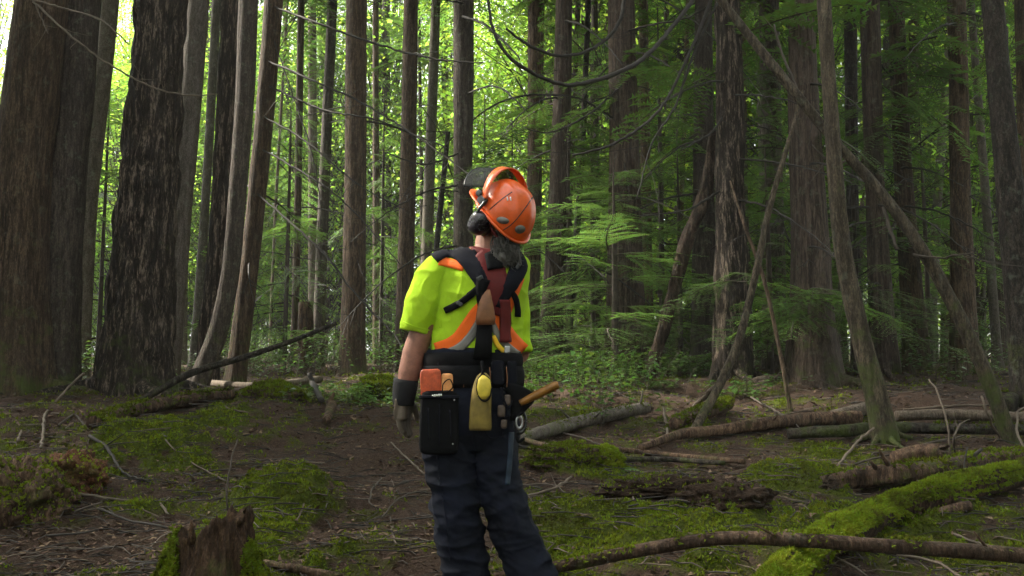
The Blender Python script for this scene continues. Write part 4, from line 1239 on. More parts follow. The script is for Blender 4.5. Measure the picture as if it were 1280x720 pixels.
S('dark snag of root poking up on the left slope', [(402, 500, 8), (392, 482, 8, 10.6), (387, 466, 5, 10.7)], M['darktwig'], 'root', 'root', 1)
S('black pointed root stub standing right of the dark snag', [(408, 526, 10), (414, 512, 13, 9.3), (412, 502, 9, 9.3), (418, 490, 4, 9.3)], M['rot'], 'root', 'root', 1)
S('whitish branched stick on the soil beside the worker\'s knee', [(652, 622, 5), (680, 614, 5), (702, 606, 5), (714, 596, 4, 6.4)], M['palestick'], 'fallen_branch', 'branch', 3)
S('thin stick crossing the soil under the round moss cushion', [(650, 606, 3), (690, 606, 3), (715, 622, 3)], M['twig'])
S('pale bent stick standing in soil below the small fern', [(793, 633, 3.6), (788, 622, 4, 6.0), (784, 614, 3.6, 6.1), (795, 608, 3, 6.1)], M['palestick'])
S('grey stick flat behind the long moss bed', [(720, 624, 3), (770, 624, 3.4), (812, 628, 3), (850, 634, 3)], M['twig'])
S('white upright broken stick behind the crooked reddish log', [(833, 546, 4.4), (834, 532, 5, 8.8), (831, 522, 5, 8.9), (829, 508, 4, 9)], M['palestick'], twigs=1)
S('light bent stick in front of the peeling brown log', [(1008, 586, 3.6), (1022, 582, 4, 6.9), (1036, 596, 4), (1060, 612, 4), (1076, 620, 3)], M['palestick'])
S('pale yellowish stick leaning up toward the curved mossy trunk', [(1047, 583, 4.6), (1060, 566, 5, 7.4), (1078, 547, 4.6, 7.7), (1092, 535, 3.6, 7.9)], M['palestick'])
S('long thin grey stick above the peeling brown log', [(1068, 580, 3.4), (1120, 566, 4, 7.3), (1170, 552, 4, 7.6), (1205, 545, 3, 7.8)], M['twig'])
S('thin pale stick leaning left against the mossy pole foot', [(1250, 548, 4), (1236, 522, 4, 7.6), (1226, 494, 3.4, 7.6)], M['palestick'])
S('white curved stick at the right edge by the leaning pole', [(1280, 562, 4), (1272, 540, 4, 7.8), (1272, 515, 3.6, 8.0), (1282, 508, 3, 8.1)], M['palestick'])
S('slender upright twig behind the peeling brown log', [(1188, 570, 3.6), (1184, 530, 3.4, 7.2), (1172, 490, 3, 7.3), (1160, 474, 2.4, 7.4)], M['palestick'])
S('forked dark twig standing behind the mossy slanting log', [(1195, 570, 4), (1192, 548, 4, 7.0), (1200, 530, 3, 7.1), (1212, 524, 2.4, 7.1)], M['twig'], twigs=2)
S('dark broken branch stub jutting from the peeling brown log', [(1200, 588, 7, 6.6), (1215, 572, 7, 6.6), (1228, 561, 6, 6.6)], M['darktwig'])
S('thin dark twig hanging beside the mossy slanting log', [(1208, 640, 4), (1204, 600, 3.4, 6.0), (1209, 560, 2.6, 6.1)], M['darktwig'], twigs=2)
S('pale stick crossing the right bottom corner above the pole', [(1188, 666, 5), (1225, 680, 5), (1290, 702, 5)], M['palestick'])
S('pale stick lying low at the bottom right corner', [(1120, 694, 5), (1165, 702, 5), (1205, 722, 5)], M['palestick'])
S('light stick slanting below the bottom right pole', [(1045, 696, 4), (1065, 708, 4.4), (1085, 722, 4)], M['palestick'])
S('thin grey stick arching over the mossy log foot', [(1150, 678, 3), (1175, 668, 3.4, 5.2), (1205, 662, 3)], M['twig'])
S('crossed grey twigs resting against the mossy log', [(1050, 652, 4, 5.2), (1062, 676, 4, 4.95), (1078, 700, 4)], M['twig'], 'fallen_branch', 'branch', 4)
S('pale root curving along the bottom edge right of the stump', [(330, 702, 10), (370, 712, 12), (430, 722, 12)], M['rot'], 'root', 'root', 1)
S('thin branch lying across soil behind the moss mound', [(300, 628, 3), (330, 602, 3), (350, 585, 2.6)], M['twig'])
S('long straight stick at the far edge right of the cedar', [(1130, 512, 3.6), (1180, 508, 4), (1240, 506, 3.4)], M['palestick'], twigs=2)
S('fallen grey branch under the large cedar', [(930, 492, 3.4), (980, 520, 3.6, 9), (1010, 545, 3.4)], M['twig'], 'fallen_branch', 'branch', 4)
S('dark straight stick beside the worker\'s right leg', [(645, 556, 4), (672, 562, 4), (700, 566, 3)], M['darktwig'])
S('thin stick slanting down beneath the pale lichen log', [(700, 540, 3), (730, 548, 3), (775, 566, 3)], M['twig'])

# lumps of rotten wood, soil and moss
def blob(name, label, cat, c, sx, sy, sz, mat, amp, freq, seed, moss=0, mossL=.025, mb=.2):
    bm = bmesh.new()
    bmesh.ops.create_icosphere(bm, subdivisions=5, radius=1.0)
    V = np.array([v.co[:] for v in bm.verts])
    d = 1 + amp * fbm(V * freq + seed, 4, .6)
    d = d + .25 * amp * fbm(V * freq * 4 + seed, 3, .6)
    V = V * d[:, None] * np.array([sx, sy, sz])
    for v, p in zip(bm.verts, V): v.co = p
    me = bpy.data.meshes.new(name); bm.to_mesh(me)
    F = np.array([[v.index for v in f.verts] for f in bm.faces])
    bm.free()
    me.polygons.foreach_set('use_smooth', np.ones(len(me.polygons), dtype=bool))
    if moss:
        root = empty(name, c, label, cat)
        link('core', me, mat, root)
        Q = np.concatenate([F, F[:, 2:3]], 1)
        a, b_, c_ = V[F[:, 0]], V[F[:, 1]], V[F[:, 2]]
        add_moss(root, V, np.stack([F[:, 0], F[:, 1], F[:, 2], F[:, 2]], 1), None, moss, mossL, .1, mb, seed)
    else:
        root = link(name, me, mat, None, c)
        tag(root, label, cat)
    return root
def gp(px, py, up=0.0):
    g = ground(px, py); g.z = hz(g.x, g.y) + up
    return g
blob('moss_cushion', 'round bright green moss cushion on the soil right of the worker', 'moss cushion', gp(753, 590, .05), .14, .13, .11, M['rot'], .25, 2.2, 1, 14000, .019, .5)
blob('moss_cushion', 'longer moss cushion left of the round bright one', 'moss cushion', gp(706, 580, .01), .24, .18, .11, M['rot'], .4, 2.2, 2, 12000, .019, .25)
blob('mossy_rock', 'mossy dark rock at the top of the slope behind the gloved hand', 'rock', gp(474, 500, .08), .26, .22, .18, M['dark'], .18, 1.4, 4, 3500, .035, .5)
blob('root_clod', 'upturned clod of dark soil and roots behind the long moss bed', 'root clod', gp(905, 640, .03), .27, .20, .12, M['clod'], .26, 2.4, 6, 1500, .018, -.12)
blob('root_clod', 'low ridge of crumbly dark soil left of the upturned clod', 'root clod', gp(835, 615, .0), .36, .18, .08, M['clod'], .26, 2.4, 7, 1500, .018, -.12)
blob('rotten_wood', 'lump of orange brown rotten wood in the hollow at left', 'rotten log', gp(92, 606, .03), .19, .18, .15, M['rotred'], .28, 2.4, 8, 1200, .018, -.12)
blob('rotten_wood', 'dark mossy rotten lump at the left photo edge', 'rotten log', gp(20, 640, .02), .30, .25, .24, M['rot'], .35, 2.0, 9, 9000, .018, -.05)
blob('mossy_mound', 'small mossy lump among leaves on the upper left slope', 'moss cushion', gp(340, 500, .0), .35, .3, .16, M['rot'], .2, 1.7, 10, 3500, .035, .4)

def stump():
    """Broken hollow stump: jagged fibrous rim, rotten heart, moss on its left flank."""
    g = ground(262, 738)
    base = Vector((at(262, 700, g.y).x, g.y, hz(at(262, 700, g.y).x, g.y)))
    root = empty('rotten_stump', base, 'rotten broken tree stump with a mossy left side at lower left', 'stump')
    nt_, nv = 150, 26
    th = np.linspace(0, 2 * math.pi, nt_, endpoint=False)
    ring = np.stack([np.cos(th), np.sin(th), np.zeros(nt_)], 1)
    top = .31 + .07 * perlin(ring * 1.1 + 3) + .035 * perlin(ring * 3.4 + 9) + .035 * np.abs(perlin(ring * 11 + 2))
    top = top - .14 * np.clip(-np.cos(th + .3), 0, 1) - .09 * np.exp(-((th - 4.5) / .28) ** 2)
    rows = []
    for k in range(nv):
        t = k / (nv - 1)
        z = -.12 + (top + .12) * t
        rad = .195 + .10 * np.exp(-(z + .05).clip(0) / .10) * (1 + .5 * np.cos(5 * th + 1)) - .02 * t
        f = perlin(np.stack([np.cos(th) * 3.2, np.sin(th) * 3.2, z * 5.5], 1)) + .6 * perlin(np.stack([np.cos(th) * 13, np.sin(th) * 13, z * 5], 1)) + .35 * perlin(np.stack([np.cos(th) * 30, np.sin(th) * 30, z * 22], 1))
        rad = (rad + .034 * f) * (1.06 - .22 * t ** 2)
        rows.append(np.stack([np.cos(th) * rad, np.sin(th) * rad * .95, z], 1))
    for k in range(8):
        t = (k + 1) / 8
        z = top * (1 - t) + t * .12 + .01
        rad = (.19 - .02) * (1 - .18 * min(1, t * 3)) * (1 - t * .35)
        f = perlin(np.stack([np.cos(th) * 5, np.sin(th) * 5, z * 2 + 8], 1))
        rad = rad + .02 * f - .012
        rows.append(np.stack([np.cos(th) * rad, np.sin(th) * rad * .95, z], 1))
    V = np.vstack(rows + [np.array([[0, 0, .1]])])
    m = len(rows)
    F = []
    for i in range(m - 1):
        for j in range(nt_):
            j2 = (j + 1) % nt_
            F.append((i * nt_ + j, i * nt_ + j2, (i + 1) * nt_ + j2, (i + 1) * nt_ + j))
    Q = np.array(F)
    F += [((m - 1) * nt_ + j, (m - 1) * nt_ + (j + 1) % nt_, len(V) - 1) for j in range(nt_)]
    link('wood', poly_mesh('wood', V, F), M['stumpwood'], root)
    # moss on the left flank and round the foot
    sel = [q for q in Q[: (nv - 1) * nt_] if (V[q].mean(0)[0] < -.09 or V[q].mean(0)[2] < .05 or V[q].mean(0)[0] > .17)]
    add_moss(root, V, np.array(sel), base, 22000, .018, .0, .2, 5, nz=-.5)
    for k in range(5):
        a = rr.uniform(0, 6.28)
        c = Vector((math.cos(a) * .15, math.sin(a) * .14, .22))
        VV, QQ, TT = tube([c, c + Vector((rr.normal(0, .03), rr.normal(0, .03), rr.uniform(.05, .10)))], [.020, .006], 6, .05)
        link('splinter', poly_mesh('splinter', VV, qt(QQ, TT)), M['stumpwood'], root)
M['stumpwood'] = bark('crumbling stump wood', (.014, .008, .005), (.065, .036, .020), (.15, .09, .05), 6, 30, 1.0, .3, 0, .03)
stump()
# ------------------------------------------------------------------ the worker
M['skin'] = plain('weathered skin', (.27, .125, .088), .6, .30, 22, .5, 140, bdist=.002)
M['hivis'] = plain('fluorescent yellow cloth', (.32, .51, .018), .85, .22, 5, .6, 380, spec=.15, bdist=.0015)
M['orange_tape'] = plain('fluorescent orange tape', (.75, .12, .010), .7, .10, 8, .2, 400, spec=.25, bdist=.001)
M['yellow_trim'] = plain('golden yellow trim', (.85, .50, .03), .7, .10, 8, .2, 400, spec=.25, bdist=.001)
M['silver_tape'] = plain('grey reflective tape', (.15, .142, .128), .5, .25, 12, .2, 300, metal=.2)
M['navy'] = plain('dark navy work trousers', (.005, .0065, .014), .9, .55, 4, .5, 300, spec=.2, bdist=.002)
M['black_web'] = plain('black webbing', (.004, .004, .005), .92, .35, 12, .8, 260, spec=.12, bdist=.002)
M['pad'] = plain('dark padded strap', (.007, .0075, .012), .92, .3, 9, .6, 240, spec=.12, bdist=.002)
M['red_web'] = plain('dark red webbing', (.10, .010, .010), .75, .25, 12, .4, 260, spec=.25, bdist=.002)
M['leather'] = plain('brown leather', (.17, .068, .026), .55, .3, 22, .4, 140, spec=.4, bdist=.002)
M['shell'] = plain('scuffed orange helmet plastic', (.66, .092, .008), .36, .24, 11, .10, 70, spec=.5, coat=.25, bdist=.001)
M['blackp'] = plain('black plastic', (.012, .012, .015), .3, .3, 14, .1, 90, spec=.5, coat=.2)
M['purple'] = plain('worn purple black plastic', (.012, .009, .014), .28, .5, 16, .1, 90, spec=.5)
M['hair'] = plain('grey hair', (.075, .068, .060), .6, .35, 40, .9, 130, stretch=(1, 1, .3), bdist=.006)
M['glove'] = plain('dirty olive grey glove', (.125, .100, .075), .8, .35, 14, .5, 160, bdist=.002)
M['cuff'] = plain('black knitted cuff', (.010, .010, .012), .9, .3, 30, .8, 200, bdist=.003)
M['yellowp'] = plain('grubby yellow fabric', (.17, .12, .024), .75, .45, 14, .4, 180, bdist=.002)
M['yellowb'] = plain('bright yellow lining', (.55, .42, .04), .6, .2, 20, .3, 180, bdist=.002)
M['wedge'] = plain('battered orange red plastic', (.46, .075, .024), .45, .5, 26, .4, 60, bdist=.003)
M['wedge2'] = plain('pale orange plastic', (.70, .30, .10), .45, .35, 26, .4, 60, bdist=.003)
M['handle'] = plain('amber tool handle', (.20, .085, .012), .5, .45, 18, .2, 90)
M['steel'] = plain('scratched steel', (.35, .35, .36), .35, .25, 26, .2, 150, metal=.85)
M['blue'] = plain('faded blue strap', (.012, .026, .05), .7, .3, 14, .3, 200)
M['white_print'] = plain('white print', (.7, .7, .68), .6, .2, 40)
M['boot'] = plain('muddy brown boot leather', (.06, .040, .028), .6, .4, 18, .4, 120)
M['eye'] = plain('eye white', (.75, .73, .70), .2, .03, 30)
def visor_mat():
    m, nt, p = new_mat('smoky mesh visor')
    p.inputs['Base Color'].default_value = (.015, .017, .017, 1)
    p.inputs['Roughness'].default_value = .75
    p.inputs['Specular IOR Level'].default_value = .08
    tr = nt.nodes.new('ShaderNodeBsdfTransparent')
    mx = nt.nodes.new('ShaderNodeMixShader'); mx.inputs[0].default_value = .72
    nt.links.new(tr.outputs[0], mx.inputs[1]); nt.links.new(p.outputs[0], mx.inputs[2])
    nt.links.new(mx.outputs[0], nt.nodes['Material Output'].inputs[0])
    return m
M['visor'] = visor_mat()

PD = 4.3
PB = Vector((-.08, PD, hz(-.08, PD)))
def pp(px, py, dy=0.0):
    """Body point at a pixel, dy metres behind (+) or in front of (-) the spine's plane."""
    return at(px, py, PD + dy) - PB
def pr(w_): return w_ * pxm(PD)
person = empty('person', PB, 'worker in orange helmet and yellow hi-vis shirt, back turned, looking up', 'person')

def loft(rings, n=40, p=2.3):
    """Closed superellipse loft; rings: centre, half width vector, half depth vector."""
    V = []
    for c, a, b in rings:
        for k in range(n):
            t = 2 * math.pi * k / n
            ct, st = math.cos(t), math.sin(t)
            V.append(c + a * (abs(ct) ** (2 / p) * (1 if ct > 0 else -1)) + b * (abs(st) ** (2 / p) * (1 if st > 0 else -1)))
    m = len(rings)
    F = [(i * n + j, i * n + (j + 1) % n, (i + 1) * n + (j + 1) % n, (i + 1) * n + j) for i in range(m - 1) for j in range(n)]
    F.append(tuple(range(n - 1, -1, -1))); F.append(tuple((m - 1) * n + j for j in range(n)))
    return V, F
def limb(P, R, n=20, sq=1.0, step=.02):
    V, Q, T_ = tube(P, R, n, step, None, sq)
    return [Vector(v) for v in V], qt(Q, T_)
def ellipsoid(c, ax, n=24):
    V, F = [], []
    X, Y, Z = ax
    for i in range(1, n // 2):
        ph = math.pi * i / (n // 2)
        for j in range(n):
            th = 2 * math.pi * j / n
            V.append(c + X * (math.sin(ph) * math.cos(th)) + Y * (math.sin(ph) * math.sin(th)) + Z * math.cos(ph))
    m = n // 2 - 1
    F = [(i * n + j, (i + 1) * n + j, (i + 1) * n + (j + 1) % n, i * n + (j + 1) % n) for i in range(m - 1) for j in range(n)]
    V += [c + Z, c - Z]
    F += [(len(V) - 2, j, (j + 1) % n) for j in range(n)] + [(len(V) - 1, (m - 1) * n + (j + 1) % n, (m - 1) * n + j) for j in range(n)]
    return V, F
def fuse(name, parts, voxel, smooth=4, sub=False):
    """One continuous surface out of overlapping closed pieces."""
    V, F = [], []
    for v, f in parts:
        o = len(V); V += list(v); F += [tuple(i + o for i in q) for q in f]
    bm = bmesh.new()
    vs = [bm.verts.new(v) for v in V]
    for q in F:
        try: bm.faces.new([vs[i] for i in dict.fromkeys(q)])
        except ValueError: pass
    bmesh.ops.recalc_face_normals(bm, faces=bm.faces)
    me = bpy.data.meshes.new('tmp'); bm.to_mesh(me); bm.free()
    o = bpy.data.objects.new('tmp', me); COL.objects.link(o)
    md = o.modifiers.new('r', 'REMESH'); md.mode = 'VOXEL'; md.voxel_size = voxel; md.use_smooth_shade = True
    if smooth:
        sm = o.modifiers.new('s', 'SMOOTH'); sm.factor = .5; sm.iterations = smooth
    dg = bpy.context.evaluated_depsgraph_get()
    out = bpy.data.meshes.new_from_object(o.evaluated_get(dg))
    bpy.data.objects.remove(o)
    out.name = name
    out.polygons.foreach_set('use_smooth', np.ones(len(out.polygons), dtype=bool))
    return out
def coords_of(me):
    a = np.empty(len(me.vertices) * 3); me.vertices.foreach_get('co', a); a = a.reshape(-1, 3)
    n = np.empty(len(me.vertices) * 3); me.vertices.foreach_get('normal', n)
    return a, n.reshape(-1, 3)
def push(me, d):
    a, n = coords_of(me)
    me.vertices.foreach_set('co', (a + n * np.asarray(d)[:, None]).ravel()); me.update()
def bvh(me):
    return BVHTree.FromPolygons([v.co.copy() for v in me.vertices], [tuple(p.vertices) for p in me.polygons])
CAMP = Vector((0, 0, CAM_Z)) - PB
def onto(tree_, px, py, off=0.0):
    d = ray(px, py).normalized()
    h, n, _i, _d = tree_.ray_cast(CAMP, d)
    if h is None or h.y > PD:
        h, n, _i, _d = tree_.find_nearest(pp(px, py, -.04))
    if n.dot(d) > 0.3: n = -n
    return h + n * off, n
def band(name, tree_, pts, wpx, mat, parent, off=.004, th=.004, cols=5, step=4.0, label=None):
    """A strap laid on a surface along pixels of its middle line, with real thickness."""
    Q, Wd = resample([(a, b, 0) for a, b in pts], [wpx] * len(pts) if not isinstance(wpx, (list, tuple)) else wpx, step)
    T_ = np.gradient(Q, axis=0); T_ /= np.linalg.norm(T_, axis=1)[:, None] + 1e-9
    m = len(Q)
    top, bot = [], []
    for i in range(m):
        nx, ny = -T_[i][1], T_[i][0]
        for j in range(cols):
            s = (j / (cols - 1) - .5) * Wd[i]
            p, n = onto(tree_, Q[i][0] + nx * s, Q[i][1] + ny * s)
            bulge = 1 - (2 * j / (cols - 1) - 1) ** 2 * .5
            top.append(p + n * (off + th * bulge)); bot.append(p + n * (off - .006))
    V = top + bot
    K = m * cols
    F = []
    for i in range(m - 1):
        for j in range(cols - 1):
            a = i * cols + j
            F += [(a, a + 1, a + cols + 1, a + cols), (K + a, K + a + cols, K + a + cols + 1, K + a + 1)]
        for j, fl in ((0, 0), (cols - 1, 1)):
            a = i * cols + j
            F.append((a, a + cols, K + a + cols, K + a) if not fl else (a, K + a, K + a + cols, a + cols))
    for i in (0, m - 1):
        for j in range(cols - 1):
            a = i * cols + j
            F.append((a, K + a, K + a + 1, a + 1) if i == 0 else (a, a + 1, K + a + 1, K + a))
    o = link(name, poly_mesh(name, V, F), mat, parent)
    if label: o['label'] = label
    return o
def rbox(c, X, Y, Z, r=.2, seg=3, taper=0.0):
    """Softly rounded, slightly uneven block from half axes."""
    bm = bmesh.new()
    bmesh.ops.create_cube(bm, size=2)
    if seg > 1: bmesh.ops.subdivide_edges(bm, edges=list(bm.edges), cuts=6, use_grid_fill=True)
    sx, sy, sz = X.length, Y.length, Z.length
    p = 16 if r < .15 else (8 if r < .25 else 5)
    A = np.array([v.co[:] for v in bm.verts])
    A = A / ((np.abs(A) ** p).sum(1) ** (1 / p))[:, None]
    if seg > 1:
        Wn = A * np.array([sx, sy, sz]) * 22 + np.array([c.x, c.y, c.z]) * 40
        for k_ in range(3):
            A[:, k_] += .9 * min(.0035, .16 * min(sx, sy, sz)) / (sx, sy, sz)[k_] * fbm(Wn + 31 * k_, 2)
    Mx = Matrix((X.normalized(), Y.normalized(), Z.normalized())).transposed()
    V = []
    for q in A:
        k = 1 - taper * q[2] * .5
        V.append(c + Mx @ Vector((q[0] * sx * k, q[1] * sy * k, q[2] * sz)))
    bm.verts.index_update()
    F = [tuple(v.index for v in f.verts) for f in bm.faces]
    bm.free()
    return V, F
def part(name, vf, mat, parent, label=None, smooth=True):
    o = link(name, poly_mesh(name, *vf, smooth=smooth), mat, parent)
    if label: o['label'] = label
    return o
EX, EY, EZ = Vector((1, 0, 0)), Vector((0, 1, 0)), Vector((0, 0, 1))
YAW = .16                                            # a little turned: left shoulder nearer the camera
BX, BY = Vector((math.cos(YAW), math.sin(YAW), 0)), Vector((-math.sin(YAW), math.cos(YAW), 0))

# --- torso rings: row, centre px, half width px, half depth m, dy
TORSO = [(470, 592, 60, .135, .0), (448, 593, 58, .128, .0), (425, 595, 55, .125, .0), (400, 598, 54, .128, -.005), (375, 601, 55, .132, -.01), (350, 604, 58, .128, -.012),
         (335, 605, 57, .112, -.008), (323, 609, 50, .088, .0), (315, 611, 37, .07, .008), (309, 612, 26, .06, .015)]
def torso(grow=0.0, upto=None, start=0):
    rings = []
    for y, cx, hw, hd, dy in TORSO[start:upto]:
        rings.append((pp(cx, y, dy), BX * (pr(hw) + grow), BY * (hd + grow)))
    return loft(rings)
L_SH, R_SH = pp(553, 334, -.02), pp(637, 337, .03)
L_EL, R_EL = pp(518, 440, -.02), pp(650, 442, .06)
L_WR, R_WR = pp(505, 494, .0), pp(640, 440, .27)
KN_L, KN_R = pp(570, 625, -.02), pp(628, 632, .0)
AN_L, AN_R = pp(584, 736, .03), pp(670, 738, .02)
HIP_L, HIP_R = pp(566, 520, .0), pp(618, 522, .02)
# head axes: face turned away and up
Fw = Vector((-.55, .50, .66)).normalized()
Up = Vector((.10, -.12, 1.0)); Up = (Up - Fw * Up.dot(Fw)).normalized()
Rt = Fw.cross(Up)
HC = pp(623, 276, .0)                                # centre of the skull
HS = .99
def hd(x, y, z): return HC + (Rt * x + Fw * y + Up * z) * HS

def hand(wrist, direc, side, back, scale, fat):
    """Palm, four bent fingers and a thumb; side points to the thumb, back is the back of the hand."""
    out = []
    d = direc.normalized(); s = side.normalized(); b = back.normalized()
    kn = wrist + d * .085 * scale
    out.append(limb([wrist - d * .01, wrist + d * .03 * scale, kn, kn + d * .008], [.027 * scale + fat, .036 * scale + fat, .040 * scale + fat, .030 * scale + fat], 16, .55))
    # tube frames are free to turn: a second, explicit palm keeps it flat and wide across s
    out.append(rbox(wrist + d * .05 * scale, s * (.040 * scale + fat), b * (.015 * scale + fat), d * (.046 * scale), .3))
    for k, (off, ln, curl) in enumerate([(.030, .074, .38), (.010, .082, .46), (-.011, .077, .55), (-.030, .062, .66)]):
        p = kn + s * off * scale - b * .004
        P = [p - d * .02]; dr = d.copy()
        P.append(p)
        for seg, fr in enumerate((.45, .32, .25)):
            ang = curl * (.45, .55, .45)[seg]
            dr = (dr * math.cos(ang) - b * math.sin(ang) * 1.0).normalized() if seg else (dr * math.cos(ang * .6) - b * math.sin(ang * .6)).normalized()
            P.append(P[-1] + dr * ln * fr * scale)
        out.append(limb(P, [.0095 + fat, .0098 + fat, .0090 + fat, .0084 + fat, .0066 + fat], 12, 1, .01))
    t0 = wrist + d * .025 * scale + s * .030 * scale
    t1 = t0 + (d * .6 + s * .6 - b * .3).normalized() * .040 * scale
    t2 = t1 + (d * .9 + s * .1 - b * .35).normalized() * .032 * scale
    t3 = t2 + (d * .95 - s * .15 - b * .3).normalized() * .024 * scale
    out.append(limb([t0, t1, t2, t3], [.015 + fat, .0125 + fat, .0105 + fat, .008 + fat], 12, 1, .01))
    return out
lh_dir = (pp(501, 560, .03) - L_WR).normalized()
lh = lambda fat: hand(L_WR, lh_dir, Vector((.45, .85, .05)), Vector((-.88, -.45, .1)), 1.17, fat)
rh_dir = (pp(612, 440, .30) - R_WR).normalized()
rh = lambda fat: hand(R_WR, rh_dir, Vector((0, .2, 1)), Vector((.1, 1, -.1)), 1.0, fat)

body_parts = [torso(-.012), limb([L_SH, pp(536, 390, -.03), L_EL], [.052, .055, .053]), limb([L_EL, pp(512, 466, -.012), L_WR], [.053, .051, .034]),
              limb([R_SH, pp(644, 395, .045), R_EL], [.044, .040, .040]), limb([R_EL, (R_EL + R_WR) / 2, R_WR], [.045, .043, .032]),
              limb([HIP_L, KN_L, pp(578, 680, .0), AN_L, AN_L + Vector((0, 0, -.05))], [.085, .058, .052, .04, .04]),
              limb([HIP_R, KN_R, pp(650, 690, .02), AN_R, AN_R + Vector((0, 0, -.05))], [.085, .058, .052, .04, .04]),
              limb([pp(612, 320, .01), pp(611, 300, .015), HC - Up * .03], [.068, .060, .062]),
              ellipsoid(hd(0, .0, .015), (Rt * .076, Fw * .097, Up * .105)),
              ellipsoid(hd(0, .045, -.065), (Rt * .055, Fw * .055, Up * .052)),            # jaw
              limb([hd(0, .092, .0), hd(0, .115, -.030), hd(0, .098, -.040)], [.010, .015, .010], 10, 1, .008),   # nose
              limb([hd(-.04, .085, .018), hd(0, .096, .016), hd(.04, .085, .018)], [.010, .012, .010], 10, 1, .008),  # brow
              limb([hd(-.022, .088, -.066), hd(0, .100, -.066), hd(.022, .088, -.066)], [.007, .009, .007], 10, 1, .008),  # lips
              ellipsoid(hd(0, .075, -.098), (Rt * .028, Fw * .026, Up * .022)),            # chin
              ellipsoid(hd(-.080, -.005, -.015), (Rt * .010, Fw * .018, Up * .032)), ellipsoid(hd(.080, -.005, -.015), (Rt * .010, Fw * .018, Up * .032))]
body_parts += lh(0.0) + rh(0.0)
for a in (AN_L, AN_R):
    body_parts.append(limb([a + Vector((0, -.04, -.055)), a + Vector((0, .06, -.065)), a + Vector((-.01, .16, -.075))], [.036, .038, .028]))
body_me = fuse('body', body_parts, .0055, 3)
link('body', body_me, M['skin'], person)
for sx in (-1, 1):
    V, F = ellipsoid(hd(.031 * sx, .078, -.002), (Rt * .0125, Fw * .0125, Up * .0125), 16)
    part('eye', (V, F), M['eye'], person)

# --- trousers
tr_parts = [loft([(pp(592, 438, .0), BX * pr(57), BY * .132), (pp(590, 470, .0), BX * pr(58), BY * .138), (pp(588, 505, -.01), BX * pr(58), BY * .146), (pp(588, 540, -.005), BX * pr(55), BY * .134), (pp(592, 562, .0), BX * pr(46), BY * .10)]),
            limb([pp(564, 508, -.01), pp(563, 545, -.01), pp(566, 590, -.01), pp(571, 640, -.01), pp(578, 690, .01), AN_L, AN_L + Vector((0, .0, -.06))], [pr(35), pr(35), pr(31.5), pr(28), pr(26), pr(26), pr(27)], 28),
            limb([pp(614, 508, .01), pp(616, 545, .01), pp(619, 590, .0), pp(632, 640, .0), pp(654, 690, .02), AN_R, AN_R + Vector((0, .0, -.06))], [pr(32), pr(30.5), pr(27), pr(25.5), pr(26), pr(26.5), pr(27)], 28)]
tr_me = fuse('trousers', tr_parts, .0062, 5)
a, n = coords_of(tr_me)
zz = a[:, 2]
fold = fbm(np.stack([a[:, 0] * 5 + 3 * a[:, 2], a[:, 1] * 5, a[:, 2] * 15 + a[:, 0] * 7], 1), 3, .5)
knee = .35 + 1.0 * np.exp(-((zz - .50) / .18) ** 2) + .9 * np.exp(-((zz - .12) / .14) ** 2)
fold2 = 1 - 2 * np.abs(perlin(np.stack([a[:, 0] * 3.5 + 4, a[:, 1] * 4, a[:, 2] * 10 - a[:, 0] * 6], 1)))
def tcr(fx, fz, sh, o):
    n_ = perlin(np.stack([a[:, 0] * fx + a[:, 2] * sh + o, a[:, 1] * fx, a[:, 2] * fz], 1))
    return (1 - np.clip(np.abs(n_) * 1.5, 0, 1)) ** 3
push(tr_me, .006 * fold * knee + .006 * fold2 * knee + .010 * tcr(4, 9, 3, 0) * knee + .005 * tcr(7, 13, -6, 5) * knee + .009 * tcr(7, 3, 4, 2) + .010 * tcr(5, 2.5, 1, 9) * (1 - .4 * knee) - .006)
tr = link('trousers', tr_me, M['navy'], person)
trb = bvh(tr_me)
for pts_ in ([(591, 478), (590, 510), (591, 545), (593, 560)], [(552, 500), (546, 540), (548, 590), (556, 640), (563, 700)], [(604, 505), (618, 512), (630, 508)], [(606, 507), (607, 540), (618, 548), (629, 540), (630, 510)]):
    band('seam', trb, pts_, 1.6, M['navy'], tr, .001, .002, 3, 3.0)
band('side_stripe', trb, [(639, 540), (637, 575), (634, 606)], 6, M['blue'], tr, .002, .003)

# --- shirt
sl_end_L, sl_end_R = pp(520, 412, -.024), pp(649, 438, .055)
sh_parts = [loft([(pp(595, 452, .0), BX * pr(52), BY * .116)] + [(pp(cx, y, dy), BX * (pr(hw) + .003), BY * (hd_ + .003)) for y, cx, hw, hd_, dy in TORSO[2:9]]),
            limb([pp(570, 334, -.01), pp(551, 340, -.02), pp(538, 365, -.03), pp(529, 388, -.032), sl_end_L], [pr(18), pr(25), pr(24.5), pr(22.5), pr(20.5)], 26),
            limb([pp(624, 336, .02), pp(637, 346, .03), pp(643, 375, .04), pp(646, 405, .05), sl_end_R], [pr(18), pr(19), pr(16.5), pr(15), pr(14.2)], 24)]
sh_me = fuse('shirt', sh_parts, .0052, 6)
a, n = coords_of(sh_me)
fo = fbm(np.stack([a[:, 0] * 7 + 5 * a[:, 2], a[:, 1] * 6, a[:, 2] * 9 - a[:, 0] * 6], 1), 3, .5)
fr = 1 - 2 * np.abs(perlin(np.stack([a[:, 0] * 4 - 4 * a[:, 2] + 2, a[:, 1] * 4, a[:, 2] * 5 + a[:, 0] * 5], 1)))
low = .6 + .8 * np.clip((1.22 - a[:, 2]) / .25, 0, 1)
fw = 1 - 2 * np.abs(perlin(np.stack([a[:, 0] * 9 - 7 * a[:, 2], a[:, 1] * 8, a[:, 2] * 8 + a[:, 0] * 7 + 5], 1)))
